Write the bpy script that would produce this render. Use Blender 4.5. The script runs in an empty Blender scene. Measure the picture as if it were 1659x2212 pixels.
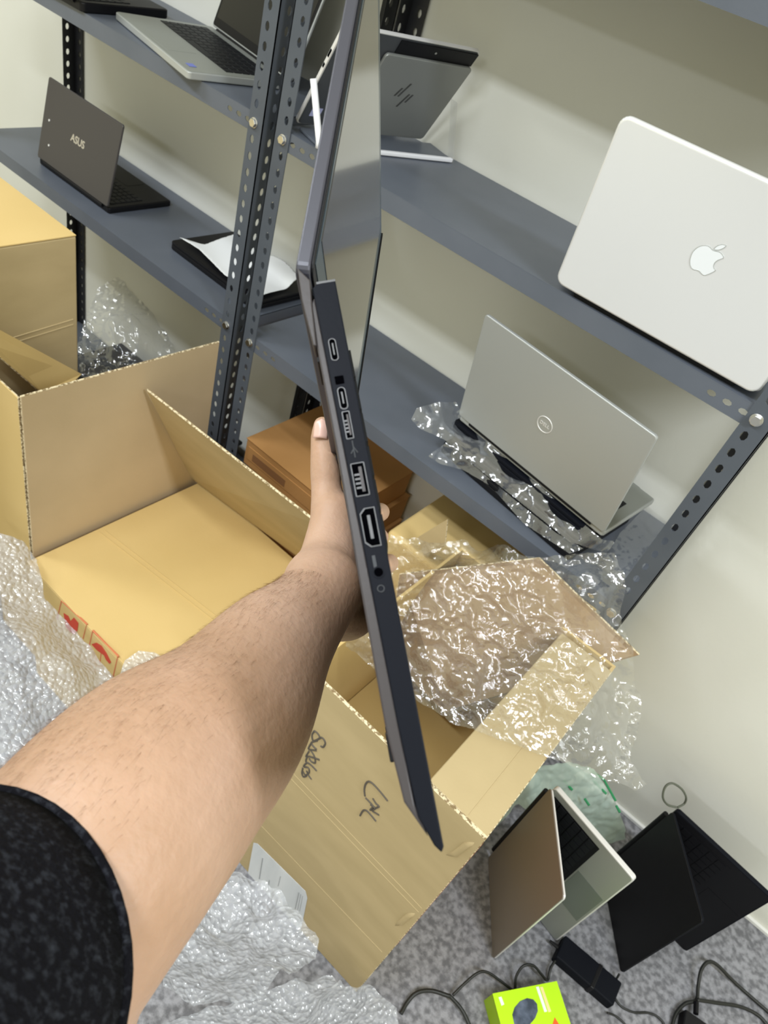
import bpy, bmesh, math, random
from mathutils import Vector, Matrix, noise
import numpy as np
random.seed(7)
S = bpy.context.scene
COL = S.collection
PI = math.pi
def V(*a): return Vector(a[0] if len(a) == 1 else a)

# ------------------------------------------------------------ camera
F = 1566.7; YAW, PITCH, ROLL = 0.4623, 0.7101, -0.3538
CAM = V(0.93346, -1.10431, 1.71269)
_f = V(-math.sin(YAW)*math.cos(PITCH), math.cos(YAW)*math.cos(PITCH), -math.sin(PITCH))
_r = V(math.cos(YAW), math.sin(YAW), 0); _d = _f.cross(_r)
CR = _r*math.cos(ROLL) + _d*math.sin(ROLL); CD = -_r*math.sin(ROLL) + _d*math.cos(ROLL); CF = _f
cam = bpy.data.cameras.new('camera'); cam_o = bpy.data.objects.new('camera', cam); COL.objects.link(cam_o)
M = Matrix((CR, -CD, -CF)).transposed().to_4x4(); M.translation = CAM
cam_o.matrix_world = M
cam.sensor_fit = 'VERTICAL'; cam.sensor_height = 24; cam.lens = F*24/2212
cam.clip_start = 0.01; cam.clip_end = 50
cam.dof.use_dof = True; cam.dof.focus_distance = 0.6; cam.dof.aperture_fstop = 11
S.camera = cam_o
def at(x, y, axis, val):
    "the point of the plane axis=val that this photo point shows"
    d = CR*((x-829.5)/F) + CD*((y-1106)/F) + CF
    return CAM + d*((val-CAM[axis])/d[axis])
def cw(v): return CAM + CR*v[0] + CD*v[1] + CF*v[2]      # metres right, down, ahead of the lens -> place
def ray(x, y, z): return cw(((x-829.5)/F*z, (y-1106)/F*z, z))

# ------------------------------------------------------------ world, lamps, exposure
w = bpy.data.worlds.new('world'); S.world = w; w.use_nodes = True
bg = w.node_tree.nodes['Background']; bg.inputs[0].default_value = (1.0, 0.955, 0.64, 1); bg.inputs[1].default_value = 0.72
S.view_settings.view_transform = 'Standard'; S.view_settings.look = 'None'; S.view_settings.gamma = 1
S.view_settings.exposure = 0.0; S.view_settings.use_curve_mapping = False
def area(name, loc, tgt, sx, sy, power, col=(0.88, 0.94, 1.0)):
    l = bpy.data.lights.new(name, 'AREA'); l.shape = 'RECTANGLE'; l.size = sx; l.size_y = sy
    l.energy = power; l.color = col
    o = bpy.data.objects.new(name, l); COL.objects.link(o); o.location = loc
    o.rotation_euler = (V(tgt)-V(loc)).to_track_quat('-Z', 'Y').to_euler(); return o
LAMPS = [((2.4, -0.9, 2.75), 1.2, 0.14, 54), ((0.1, -1.5, 2.75), 1.2, 0.14, 34), ((-1.7, -1.3, 2.75), 1.2, 0.14, 38), ((0.9, -3.6, 2.75), 1.2, 0.3, 40)]
for i, (p, sx, sy, pw) in enumerate(LAMPS):
    area('ceiling_lamp_light', p, (p[0], p[1], 0), sx, sy, pw)

# ------------------------------------------------------------ materials
def mat(name, col, rough=0.5, metal=0.0, col2=None, scale=20, bump=0.0, bscale=60, spec=0.5, sss=0.0, stretch=(1, 1, 1), detail=4, lo=.35, hi=.65, kind='noise', coat=0.0, aniso=0):
    m = bpy.data.materials.new(name); m.use_nodes = True; N = m.node_tree.nodes; L = m.node_tree.links
    b = N['Principled BSDF']; b.inputs['Base Color'].default_value = (*col, 1); b.inputs['Roughness'].default_value = rough
    b.inputs['Metallic'].default_value = metal; b.inputs['Specular IOR Level'].default_value = spec
    b.inputs['Coat Weight'].default_value = coat; b.inputs['Coat Roughness'].default_value = 0.1
    if sss: b.inputs['Subsurface Weight'].default_value = sss; b.inputs['Subsurface Radius'].default_value = (0.01, 0.004, 0.002); b.inputs['Subsurface Scale'].default_value = 1
    tc = N.new('ShaderNodeTexCoord'); mp = N.new('ShaderNodeMapping'); mp.inputs['Scale'].default_value = stretch; L.new(tc.outputs['Object'], mp.inputs[0])
    def tex(sc, d):
        if kind == 'voronoi':
            t = N.new('ShaderNodeTexVoronoi'); t.inputs['Scale'].default_value = sc; L.new(mp.outputs[0], t.inputs[0]); return t.outputs['Distance']
        t = N.new('ShaderNodeTexNoise'); t.inputs['Scale'].default_value = sc; t.inputs['Detail'].default_value = d; L.new(mp.outputs[0], t.inputs[0]); return t.outputs[0]
    if col2:
        r = N.new('ShaderNodeValToRGB'); r.color_ramp.elements[0].color = (*col, 1); r.color_ramp.elements[1].color = (*col2, 1)
        r.color_ramp.elements[0].position = lo; r.color_ramp.elements[1].position = hi
        L.new(tex(scale, detail), r.inputs[0]); L.new(r.outputs[0], b.inputs['Base Color'])
    if bump:
        bn = N.new('ShaderNodeBump'); bn.inputs['Strength'].default_value = bump; bn.inputs['Distance'].default_value = 0.002
        L.new(tex(bscale, 3), bn.inputs['Height']); L.new(bn.outputs[0], b.inputs['Normal'])
    return m
def film(name, tr=0.6, gl=0.25, rough=0.08, bump=0.5, bscale=60, tint=(1, 1, 1), kind='noise', dist=0.004, white=(0.9, 0.92, 0.95)):
    "clear plastic: see-through, with a share of gloss and of white haze"
    m = bpy.data.materials.new(name); m.use_nodes = True; N = m.node_tree.nodes; L = m.node_tree.links; N.clear()
    out = N.new('ShaderNodeOutputMaterial'); t = N.new('ShaderNodeBsdfTransparent'); t.inputs[0].default_value = (*tint, 1)
    g = N.new('ShaderNodeBsdfGlossy'); g.inputs['Roughness'].default_value = rough
    d = N.new('ShaderNodeBsdfTranslucent'); d.inputs[0].default_value = (*white, 1); dd = N.new('ShaderNodeBsdfDiffuse'); dd.inputs[0].default_value = (*white, 1)
    m0 = N.new('ShaderNodeMixShader'); m0.inputs[0].default_value = 0.7; L.new(d.outputs[0], m0.inputs[1]); L.new(dd.outputs[0], m0.inputs[2])
    tc = N.new('ShaderNodeTexCoord')
    if kind == 'voronoi': x = N.new('ShaderNodeTexVoronoi'); x.feature = 'F1'; o = x.outputs['Distance']
    else: x = N.new('ShaderNodeTexNoise'); x.inputs['Detail'].default_value = 5; o = x.outputs[0]
    x.inputs['Scale'].default_value = bscale; L.new(tc.outputs['Object'], x.inputs[0])
    bn = N.new('ShaderNodeBump'); bn.inputs['Strength'].default_value = bump; bn.inputs['Distance'].default_value = dist; bn.invert = (kind == 'voronoi')
    L.new(o, bn.inputs['Height']); L.new(bn.outputs[0], g.inputs['Normal']); L.new(bn.outputs[0], dd.inputs['Normal'])
    m1 = N.new('ShaderNodeMixShader'); m1.inputs[0].default_value = gl/max(1e-3, 1-tr); L.new(m0.outputs[0], m1.inputs[1]); L.new(g.outputs[0], m1.inputs[2])
    m2 = N.new('ShaderNodeMixShader'); m2.inputs[0].default_value = 1-tr; L.new(t.outputs[0], m2.inputs[1]); L.new(m1.outputs[0], m2.inputs[2])
    L.new(m2.outputs[0], out.inputs[0]); return m

m_wall = mat('wall_paint', (0.74, 0.735, 0.675), 0.85, col2=(0.77, 0.765, 0.71), scale=2, bump=0.15, bscale=150)
m_carpet = mat('carpet', (0.15, 0.15, 0.165), 0.95, col2=(0.31, 0.31, 0.34), scale=75, bump=0.5, bscale=350, spec=0.1, detail=6, lo=.38, hi=.62)
m_base = mat('skirting_paint', (0.78, 0.78, 0.77), 0.4)
m_steel = mat('grey_shelf_paint', (0.098, 0.112, 0.142), 0.38, col2=(0.112, 0.126, 0.158), scale=8, bump=0.05, bscale=300, spec=0.5)
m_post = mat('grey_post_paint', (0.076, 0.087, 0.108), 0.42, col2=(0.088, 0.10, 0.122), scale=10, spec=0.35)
m_post_dark = mat('dark_rear_post', (0.014, 0.015, 0.02), 0.5)  # rear uprights, much darker than the front ones
m_zinc = mat('zinc', (0.7, 0.7, 0.7), 0.25, metal=1)
m_card = mat('cardboard', (0.445, 0.345, 0.19), 0.8, col2=(0.50, 0.39, 0.22), scale=5, bump=0.12, bscale=220, stretch=(1, 1, 3), spec=0.2)
m_card_y = mat('yellow_cardboard', (0.60, 0.43, 0.18), 0.75, col2=(0.64, 0.465, 0.205), scale=4, bump=0.1, bscale=220, spec=0.2)
m_card_g = mat('greyish_cardboard', (0.50, 0.39, 0.25), 0.8, col2=(0.55, 0.43, 0.28), scale=5, bump=0.1, bscale=240, spec=0.2)
m_card_b = mat('brown_cardboard', (0.42, 0.215, 0.075), 0.75, col2=(0.48, 0.25, 0.09), scale=5, bump=0.1, bscale=240, spec=0.2)
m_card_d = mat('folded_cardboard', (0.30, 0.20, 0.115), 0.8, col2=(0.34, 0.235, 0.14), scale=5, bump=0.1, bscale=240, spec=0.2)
m_flute = mat('corrugated_edge', (0.24, 0.17, 0.09), 0.9, col2=(0.75, 0.64, 0.44), scale=210, spec=0.1, lo=.42, hi=.55)
m_red = mat('red_print', (0.55, 0.05, 0.02), 0.7); m_redl = mat('pale_red_print', (0.55, 0.17, 0.07), 0.7)
m_ink = mat('marker_ink', (0.09, 0.075, 0.06), 0.7)
m_black = mat('black_plastic', (0.005, 0.005, 0.007), 0.45, bump=0.05, bscale=400, spec=0.25)
m_char = mat('charcoal_plastic', (0.006, 0.007, 0.011), 0.5, bump=0.04, bscale=500, spec=0.08)
m_under = mat('brown_grey_underside', (0.040, 0.034, 0.036), 0.42, bump=0.04, bscale=500, spec=0.4)
m_port = mat('port_metal', (0.10, 0.10, 0.105), 0.45, metal=0.6)
m_hole = mat('port_inside', (0.001, 0.001, 0.0015), 0.8, spec=0.0)
m_mark = mat('port_mark', (0.035, 0.038, 0.045), 0.7)
m_screen = mat('glossy_screen', (0.055, 0.042, 0.034), 0.05, spec=1.0, coat=1.0)  # warm base colour imitates the taupe reflection in the glass
m_bezel = mat('bezel', (0.045, 0.065, 0.085), 0.2, spec=0.35)  # bluish base colour stands in for a dim reflection on black
m_scr_dull = mat('dull_screen', (0.006, 0.006, 0.007), 0.35)
m_alu = mat('bright_aluminium', (0.93, 0.94, 0.965), 0.33, metal=0.48, bump=0.02, bscale=600)
m_silver = mat('silver_plastic', (0.44, 0.455, 0.45), 0.42, metal=0.35, bump=0.02, bscale=600)
m_hp = mat('silver_lid', (0.30, 0.31, 0.305), 0.4, metal=0.4)
m_champ = mat('champagne_lid', (0.25, 0.222, 0.20), 0.42, metal=0.3)
m_palm = mat('silver_palm_rest', (0.33, 0.345, 0.32), 0.42, metal=0.35)
m_edge = mat('pale_edge', (0.80, 0.79, 0.80), 0.35, metal=0.3)
m_gunm = mat('dark_brown_grey_lid', (0.075, 0.068, 0.068), 0.42, metal=0.3)
m_lidp = mat('dark_purplish_lid', (0.050, 0.050, 0.066), 0.4, metal=0.2)
m_hpdeck = mat('grey_deck', (0.055, 0.06, 0.07), 0.5)
m_padd = mat('darker_touchpad', (0.19, 0.215, 0.19), 0.35, metal=0.3)
m_logo = mat('pale_logo', (0.55, 0.50, 0.42), 0.3, metal=0.3)
m_logo_d = mat('dark_logo', (0.10, 0.10, 0.10), 0.3, metal=0.6)
m_apple = mat('logo_inlay', (0.80, 0.83, 0.88), 0.3)
m_key = mat('keycap', (0.008, 0.009, 0.012), 0.5, spec=0.3)
m_blue = mat('blue_sticker', (0.12, 0.16, 0.55), 0.3); m_bluepale = mat('pale_blue_sticker', (0.45, 0.47, 0.75), 0.3)
m_white = mat('white_plastic', (0.85, 0.85, 0.90), 0.35)
m_paper = mat('white_paper', (0.85, 0.86, 0.88), 0.8)
m_label = mat('label_paper', (0.72, 0.74, 0.78), 0.6, col2=(0.62, 0.645, 0.69), scale=25, stretch=(1, 1, .2))
m_skin = mat('skin', (0.41, 0.25, 0.16), 0.5, col2=(0.51, 0.33, 0.235), scale=14, bump=0.25, bscale=260, sss=0.12, spec=0.35, detail=6)
m_nail = mat('nail', (0.74, 0.47, 0.40), 0.25, sss=0.1)
m_hair = mat('hair', (0.20, 0.10, 0.05), 0.6)
m_cloth = mat('black_knit', (0.004, 0.004, 0.006), 0.95, col2=(0.03, 0.033, 0.042), scale=330, bump=0.9, bscale=500, stretch=(1, 1, .5), spec=0.1, lo=.5, hi=.8)
m_green = mat('lime_print', (0.50, 0.86, 0.0), 0.35); m_greend = mat('olive_side', (0.30, 0.48, 0.0), 0.4)
m_orange = mat('orange_print', (0.9, 0.12, 0.01), 0.4); m_peach = mat('peach_print', (0.95, 0.75, 0.35), 0.4)
m_mouse = mat('mouse_print', (0.03, 0.045, 0.075), 0.25, col2=(0.16, 0.20, 0.30), scale=30)
m_cable = mat('black_cable', (0.012, 0.013, 0.012), 0.45)
m_cordg = mat('grey_cord', (0.10, 0.11, 0.085), 0.5)
m_wrap = film('clear_wrap', tr=0.79, gl=0.185, rough=0.10, bump=0.75, bscale=48, dist=0.006)
m_bub = film('bubble_wrap', tr=0.50, gl=0.11, rough=0.14, bump=1.0, bscale=100, kind='voronoi', dist=0.007, white=(0.80, 0.84, 0.95))
m_bag = film('clear_bag', tr=0.74, gl=0.16, rough=0.12, bump=0.5, bscale=14, dist=0.008, white=(0.7,0.75,0.85))
m_bagg = film('green_bag', tr=0.30, gl=0.10, rough=0.2, bump=0.6, bscale=20, white=(0.70, 0.88, 0.80))
m_acryl = film('clear_acrylic', tr=0.85, gl=0.08, rough=0.05, bump=0.0)
m_bagprint = mat('green_bag_print', (0.03, 0.30, 0.12), 0.5)

# ------------------------------------------------------------ mesh helpers
class MB:
    def __init__(s): s.v = []; s.f = []
    def add(s, vs, fs):
        n = len(s.v); s.v += [V(*p) if not isinstance(p, Vector) else p for p in vs]; s.f += [[i+n for i in f] for f in fs]; return s
    def box(s, o, a, b, c):
        "box from a corner and three edge vectors"
        o, a, b, c = V(o), V(a), V(b), V(c)
        vs = [o, o+a, o+a+b, o+b, o+c, o+a+c, o+a+b+c, o+b+c]
        fs = [[0, 3, 2, 1], [4, 5, 6, 7], [0, 1, 5, 4], [1, 2, 6, 5], [2, 3, 7, 6], [3, 0, 4, 7]]
        if a.cross(b).dot(c) < 0: fs = [f[::-1] for f in fs]
        return s.add(vs, fs)
    def prism(s, pts, off):
        pts = [V(p) for p in pts]; off = V(off); n = len(pts)
        nn = V(0, 0, 0)
        for i in range(n): nn += (pts[i]-pts[0]).cross(pts[(i+1) % n]-pts[0])
        f = [list(range(n))[::-1], list(range(n, 2*n))] + [[i, (i+1) % n, n+(i+1) % n, n+i] for i in range(n)]
        if nn.dot(off) < 0: f = [q[::-1] for q in f]
        return s.add(pts+[p+off for p in pts], f)
    def tube(s, pts, rad, seg=12, cap=True, flat=None):
        pts = [V(p) for p in pts]; n = len(pts)
        if not hasattr(rad, '__len__'): rad = [rad]*n
        base = len(s.v); up = None
        for i, p in enumerate(pts):
            t = (pts[min(i+1, n-1)]-pts[max(i-1, 0)]).normalized()
            if up is None: up = t.orthogonal().normalized() if flat is None else (V(flat)-t*V(flat).dot(t)).normalized()
            else: up = (up-t*up.dot(t)).normalized()
            sd = t.cross(up)
            k = 1.0 if flat is None else s.ratio[i] if hasattr(s, 'ratio') else 1.0
            for j in range(seg):
                a = 2*PI*j/seg; s.v.append(p + (up*math.cos(a)*k + sd*math.sin(a))*rad[i])
        for i in range(n-1):
            for j in range(seg):
                a = base+i*seg+j; b = base+i*seg+(j+1) % seg; s.f.append([a, b, b+seg, a+seg])
        if cap: s.f.append([base+j for j in range(seg)][::-1]); s.f.append([base+(n-1)*seg+j for j in range(seg)])
        return s
    def perf(s, o, u, v, n, L, W, holes, ru, rv, th=0.002):
        "perforated strip: length L along u, width W along v, holes (pos along u, pos along v)"
        o, u, v, n = V(o), V(u).normalized(), V(v).normalized(), V(n).normalized()*th
        hs = sorted(holes); b = [0.0]
        for i in range(len(hs)-1): b.append((hs[i][0]+hs[i+1][0])/2)
        b.append(L)
        if len(hs):   # trim the end cells
            h0 = hs[0][0]-ru*1.6; h1 = hs[-1][0]+ru*1.6
            if h0 > 0: s.box(o, u*h0, v*W, n); b[0] = h0
            if h1 < L: s.box(o+u*h1, u*(L-h1), v*W, n); b[-1] = h1
        for i, (hu, hv) in enumerate(hs):
            u0, u1 = b[i], b[i+1]
            gap = (u1-u0) > ru*6
            if gap:
                a0, a1 = hu-ru*1.6, hu+ru*1.6
                if a0 > u0: s.box(o+u*u0, u*(a0-u0), v*W, n)
                if a1 < u1: s.box(o+u*a1, u*(u1-a1), v*W, n)
                u0, u1 = max(u0, a0), min(u1, a1)
            outer = [(u0, 0), (hu, 0), (u1, 0), (u1, hv), (u1, W), (hu, W), (u0, W), (u0, hv)]
            inner = [(hu+ru*math.cos(a), hv+rv*math.sin(a)) for a in [math.radians(t) for t in (225, 270, 315, 0, 45, 90, 135, 180)]]
            P = [o+u*a+v*c for a, c in outer+inner]; Q = [p+n for p in P]
            fs = []
            for k in range(8):
                k2 = (k+1) % 8
                fs.append([k, k2, 8+k2, 8+k]); fs.append([16+k, 24+k, 24+k2, 16+k2]); fs.append([8+k, 8+k2, 24+k2, 24+k])
                if k not in (2, 3, 6, 7): fs.append([k, 16+k, 16+k2, k2])
            s.add(P+Q, fs)
        return s
def tag(o, label, cat, group=None, kind=None):
    o['label'] = label; o['category'] = cat
    if group: o['group'] = group
    if kind: o['kind'] = kind
    return o
def thing(name, label, cat, loc, group=None):
    o = bpy.data.objects.new(name, None); o.empty_display_size = 0.05; COL.objects.link(o); o.location = V(loc); return tag(o, label, cat, group)
def world_loc(p):
    l = V(0, 0, 0)
    while p is not None: l += p.location; p = p.parent
    return l
def obj(name, mb, m, parent=None, loc=None, bevel=0, smooth=False, seg=2, label=None, mods=None):
    base = world_loc(parent) if parent else V(0, 0, 0)
    l = V(loc) if loc is not None else (base if parent else V(0, 0, 0))
    if parent is None and loc is None and mb.v:
        xs = [p for p in mb.v]; l = V((min(p.x for p in xs)+max(p.x for p in xs))/2, (min(p.y for p in xs)+max(p.y for p in xs))/2, min(p.z for p in xs))
    me = bpy.data.meshes.new(name); me.from_pydata([tuple(p-l) for p in mb.v], [], mb.f); me.validate(); me.update()
    bm = bmesh.new(); bm.from_mesh(me); bmesh.ops.recalc_face_normals(bm, faces=bm.faces); bm.to_mesh(me); bm.free()
    ms = m if isinstance(m, (list, tuple)) else [m]
    for q in ms: me.materials.append(q)
    o = bpy.data.objects.new(name, me); COL.objects.link(o)
    if parent: o.parent = parent
    o.location = l-base
    if bevel:
        md = o.modifiers.new('bevel', 'BEVEL'); md.width = bevel; md.segments = seg; md.limit_method = 'ANGLE'; md.angle_limit = math.radians(40)
        md.harden_normals = False
    if smooth: me.shade_smooth()
    if label: o['label'] = label
    return o
def struct(name, mb, m, **k):
    o = obj(name, mb, m, **k); o['kind'] = 'structure'; return o
def rrect(w, d, r, seg=5):
    "rounded rectangle outline from (0,0) to (w,d)"
    out = []
    for cx, cy, a0 in ((w-r, r, -90), (w-r, d-r, 0), (r, d-r, 90), (r, r, 180)):
        for k in range(seg+1):
            a = math.radians(a0+90*k/seg); out.append((cx+r*math.cos(a), cy+r*math.sin(a)))
    return out
def slab(mb, o, ux, uy, n, w, d, t, r):
    o, ux, uy, n = V(o), V(ux), V(uy), V(n); return mb.prism([o+ux*a+uy*b for a, b in rrect(w, d, r)], n*t)
def catmull(P, k=8):
    P = [np.array(p, float) for p in P]; out = []
    for i in range(len(P)-1):
        p0 = P[max(i-1, 0)]; p1 = P[i]; p2 = P[i+1]; p3 = P[min(i+2, len(P)-1)]
        for j in range(k):
            t = j/k; out.append(0.5*((2*p1)+(-p0+p2)*t+(2*p0-5*p1+4*p2-p3)*t*t+(-p0+3*p1-3*p2+p3)*t**3))
    out.append(P[-1]); return out
def text(name, s, size, o, ux, uy, m, parent, th=0.0006, bold=0.0):
    c = bpy.data.curves.new(name, 'FONT'); c.body = s; c.size = size; c.extrude = th/2; c.offset = bold; c.align_x = 'CENTER'; c.align_y = 'CENTER'
    t = bpy.data.objects.new(name, c); COL.objects.link(t); bpy.context.view_layer.update()
    me = bpy.data.meshes.new_from_object(t.evaluated_get(bpy.context.evaluated_depsgraph_get())); bpy.data.objects.remove(t)
    ux = V(ux).normalized(); uy = V(uy).normalized(); n = ux.cross(uy)
    X = Matrix((ux, uy, n)).transposed().to_4x4(); X.translation = V(o)-world_loc(parent); me.transform(X)
    me.materials.clear(); me.materials.append(m)
    q = bpy.data.objects.new(name, me); COL.objects.link(q); q.parent = parent; return q

# ------------------------------------------------------------ the room
WY = 0.335
mb = MB().box((-2.6, WY, 0), (5.6, 0, 0), (0, 0.1, 0), (0, 0, 2.8)); struct('wall_back', mb, m_wall)
mb = MB().box((-2.6, -4.0, -0.05), (5.6, 0, 0), (0, 4.435, 0), (0, 0, 0.05)); struct('floor', mb, m_carpet)
mb = MB().box((1.0, WY-0.010, 0), (2.0, 0, 0), (0, 0.010, 0), (0, 0, 0.012)); struct('baseboard_back', mb, m_base, bevel=0.002)

# ------------------------------------------------------------ slotted angle shelving
FW = 0.040; TOP = 2.3; PITCHH = 0.0325
def post(x, y, sx, sy, mt, rack):
    "L-section upright, corner at (x,y), flanges towards sx and sy"
    mb = MB(); n = int(TOP/PITCHH)-1
    hs = [(0.03+i*PITCHH, FW*0.62) for i in range(n)]
    mb.perf((x, y, 0), (0, 0, 1), (sx, 0, 0), (0, sy, 0), TOP, FW, hs, 0.0085, 0.0055)
    mb.perf((x, y, 0), (0, 0, 1), (0, sy, 0), (sx, 0, 0), TOP, FW, hs, 0.0085, 0.0055)
    return obj('post', mb, mt, rack)
def shelf(x0, x1, z, rack):
    mb = MB(); LIP = 0.035; D = 0.33
    mb.box((x0, 0.002, z-0.0015), (x1-x0, 0, 0), (0, D-0.004, 0), (0, 0, 0.0015))
    W = x1-x0; hs = []
    for e in (0.045, W-0.045-0.05): hs += [(e, 0.017), (e+0.026, 0.017), (e+0.052, 0.017)]
    mb.perf((x0, 0.0035, z-LIP), (1, 0, 0), (0, 0, 1), (0, -1, 0), W, LIP-0.0016, hs, 0.0075, 0.005, 0.0015)
    mb.perf((x0, D-0.002, z-LIP), (1, 0, 0), (0, 0, 1), (0, -1, 0), W, LIP-0.0016, hs, 0.0075, 0.005, 0.0015)
    mb.box((x0, 0.002, z-LIP), (0.0015, 0, 0), (0, D-0.004, 0), (0, 0, LIP)); mb.box((x1-0.0015, 0.002, z-LIP), (0.0015, 0, 0), (0, D-0.004, 0), (0, 0, LIP))
    return obj('shelf', mb, m_steel, rack)
def bolt(x, z, rack):
    mb = MB(); hexa = [(x+0.0085*math.cos(a), 0, z+0.0085*math.sin(a)) for a in [i*PI/3 for i in range(6)]]
    mb.prism([(p[0], -0.0025, p[2]) for p in hexa], (0, -0.005, 0))
    mb.prism([(x+0.010*math.cos(a*PI/8), -0.0002, z+0.010*math.sin(a*PI/8)) for a in range(16)], (0, -0.0023, 0))
    obj('bolt', mb, m_zinc, rack, bevel=0.0008)
LV = (0.13, 0.83, 1.28, 1.715)
def rack(x0, x1, label):
    r = thing('shelving_rack', label, 'shelf', ((x0+x1)/2, 0.16, 0), 'slotted steel shelving racks')
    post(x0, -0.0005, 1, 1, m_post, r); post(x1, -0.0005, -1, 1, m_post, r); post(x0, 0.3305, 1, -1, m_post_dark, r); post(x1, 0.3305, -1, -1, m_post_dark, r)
    for z in LV:
        shelf(x0+0.003, x1-0.003, z, r)
        bolt(x0+FW*0.6, z-0.017, r); bolt(x1-FW*0.6, z-0.017, r)
    return r
rack(-1.278, -0.153, 'grey slotted steel rack on the left, holding the small dark open laptop')
rack(-0.120, 0.923, 'grey slotted steel rack on the right, holding the silver laptops')

# ------------------------------------------------------------ laptops
def keyboard(mb, o, ux, uy, n, w, d, rows=6, cols=15, th=0.0016):
    for r in range(rows):
        for c in range(cols):
            if r == 0 and 4 <= c <= 8:
                if c > 4: continue
                k = 5
            else: k = 1
            cw_ = w/cols; cd = d/rows
            mb.box(o+ux*(c*cw_+cw_*.07)+uy*(r*cd+cd*.07), ux*(cw_*k-cw_*.14), uy*(cd*.86), n*th)
def laptop(label, BL, BR, up, lidh, bdir, bdep, m_lid, m_body, m_deck=None, bt=0.014, lt=0.007, rr=0.010, group=None, inside=None, name='laptop', loc=None, drop=False):
    """hinge line BL->BR as seen from the lid's back; up = lid direction; bdir = the way the base lies from the hinge.
    The base slab has its underside in the plane through the hinge line."""
    BL, BR = V(BL), V(BR); ux = (BR-BL).normalized(); wd = (BR-BL).length
    up = V(up); up = (up-ux*up.dot(ux)).normalized(); bd = V(bdir); bd = (bd-ux*bd.dot(ux)).normalized()
    # deck normal on the lid's side of the base
    bn = ux.cross(bd); bn = bn if bn.dot(up) > 0 else -bn
    ln = up.cross(ux)          # which way the lid's back looks
    if ln.dot(bd) > 0: ln = -ln
    t = thing(name, label, 'laptop', loc if loc is not None else (BL+BR)/2, group)
    mb = slab(MB(), BL, ux, bd, bn, wd, bdep, bt, rr); base = obj('base', mb, m_body, t, bevel=0.002)
    if m_deck:
        mb = slab(MB(), BL+ux*0.003+bd*0.003+bn*bt, ux, bd, bn, wd-0.006, bdep-0.006, 0.0008, rr*0.8); obj('deck', mb, m_deck, t)
    mb = MB(); keyboard(mb, BL+ux*wd*0.06+bd*bdep*0.60+bn*(bt+0.0005), ux, -bd, bn, wd*0.88, bdep*0.50); kb = obj('keyboard', mb, m_key, t)
    mb = slab(MB(), BL+ux*wd*0.34+bd*bdep*0.66+bn*(bt+0.0006), ux, bd, bn, wd*0.32, bdep*0.29, 0.0006, 0.004); obj('touchpad', mb, m_deck or m_body, t)
    mb = MB().tube([BL+bn*bt*0.9+ux*wd*0.08, BL+bn*bt*0.9+ux*wd*0.92], 0.0055, 12); obj('hinge', mb, m_black, t, smooth=False)
    lo = BL+bn*(bt+0.001)+up*0.002
    if drop: lo = BL+bn*0.001+ln*0.0012
    mb = slab(MB(), lo, ux, up, ln, wd, lidh, lt*0.999, rr); lid = obj('lid', mb, m_lid, t, bevel=0.0022, seg=3)
    mb = slab(MB(), lo+ux*0.004+up*0.004-ln*0.0005, ux, up, -ln, wd-0.008, lidh-0.008, 0.0006, rr*0.8); obj('bezel', mb, m_black, t)
    mb = MB().box(lo+ux*0.012+up*0.022-ln*0.0011, ux*(wd-0.024), up*(lidh-0.036), -ln*0.0004); obj('screen', mb, inside or m_scr_dull, t)
    return dict(t=t, ux=ux, up=up, ln=ln, lo=lo, w=wd, h=lidh, bd=bd, bn=bn, BL=BL, bt=bt, lt=lt, lid=lid, base=base)

ZA, ZB = 1.2805, 0.8305
# -- bright aluminium laptop on the right, lid back to us
L = laptop('bright aluminium laptop with a fruit logo on its lid, right end of the upper shelf',
    at(1203, 606, 2, ZA+.010), at(1636, 851, 2, ZA+.010), (0, -0.13, 1), 0.256, (0, 1, 0), 0.235, m_alu, m_alu, m_palm, bt=0.012, lt=0.010, rr=0.016, drop=True)
ux, up, ln, lo = L['ux'], L['up'], L['ln'], L['lo']
L['lid'].modifiers['bevel'].width = 0.0049; L['lid'].modifiers['bevel'].segments = 5
# feet so the base stands on the shelf
for a in (0.03, L['w']-0.03):
    for b in (0.03, 0.2): obj('rubber_foot', MB().tube([L['BL']+ux*a+L['bd']*b+V(0, 0, -0.010), L['BL']+ux*a+L['bd']*b+V(0, 0, 0.0005)], 0.006, 12), m_black, L['t'])
obj('shade_strip', MB().box(L['BL']+ux*0.035+V(0, 0.004, -0.0095), ux*(L['w']-0.07), (0, 0.02, 0), (0, 0, 0.010)), m_black, L['t'])  # black strip standing in for the shadow between lid and shelf
apple_px = [(690,385),(760,395),(820,430),(870,490),(915,520),(985,540),(1060,555),(1120,590),(1165,640),(1190,690),(1180,735),(1120,755),(1040,785),(980,825),(935,880),(915,950),(925,1010),(975,1060),(930,1100),(850,1140),(770,1175),(690,1200),(630,1195),(580,1150),(540,1100),(500,1070),(440,1055),(370,1045),(310,1000),(275,930),(265,840),(275,740),(305,640),(350,555),(410,490),(480,435),(560,400),(620,387)]
leaf_px = [(930,475),(975,425),(1050,380),(1140,355),(1230,365),(1265,385),(1215,440),(1140,480),(1050,505),(970,500)]
def on_lid(px, py):
    x, y = 1470+px/12.76, 500+py/12.76
    d = (ray(x, y, 1)-CAM); p0 = lo+ln*(L['lt']); k = (p0-CAM).dot(ln)/d.dot(ln); return CAM+d*k
mb = MB(); mb.prism([on_lid(*p)+ln*0.0001 for p in apple_px], ln*0.0005); mb.prism([on_lid(*p)+ln*0.0001 for p in leaf_px], ln*0.0005)
obj('logo', mb, m_apple, L['t'])
# outline of the inlay
mb = MB()
for P in (apple_px, leaf_px): mb.tube([on_lid(*p)+ln*0.0005 for p in P+[P[0]]], 0.00045, 6)
obj('logo_rim', mb, m_silver, L['t'])

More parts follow.
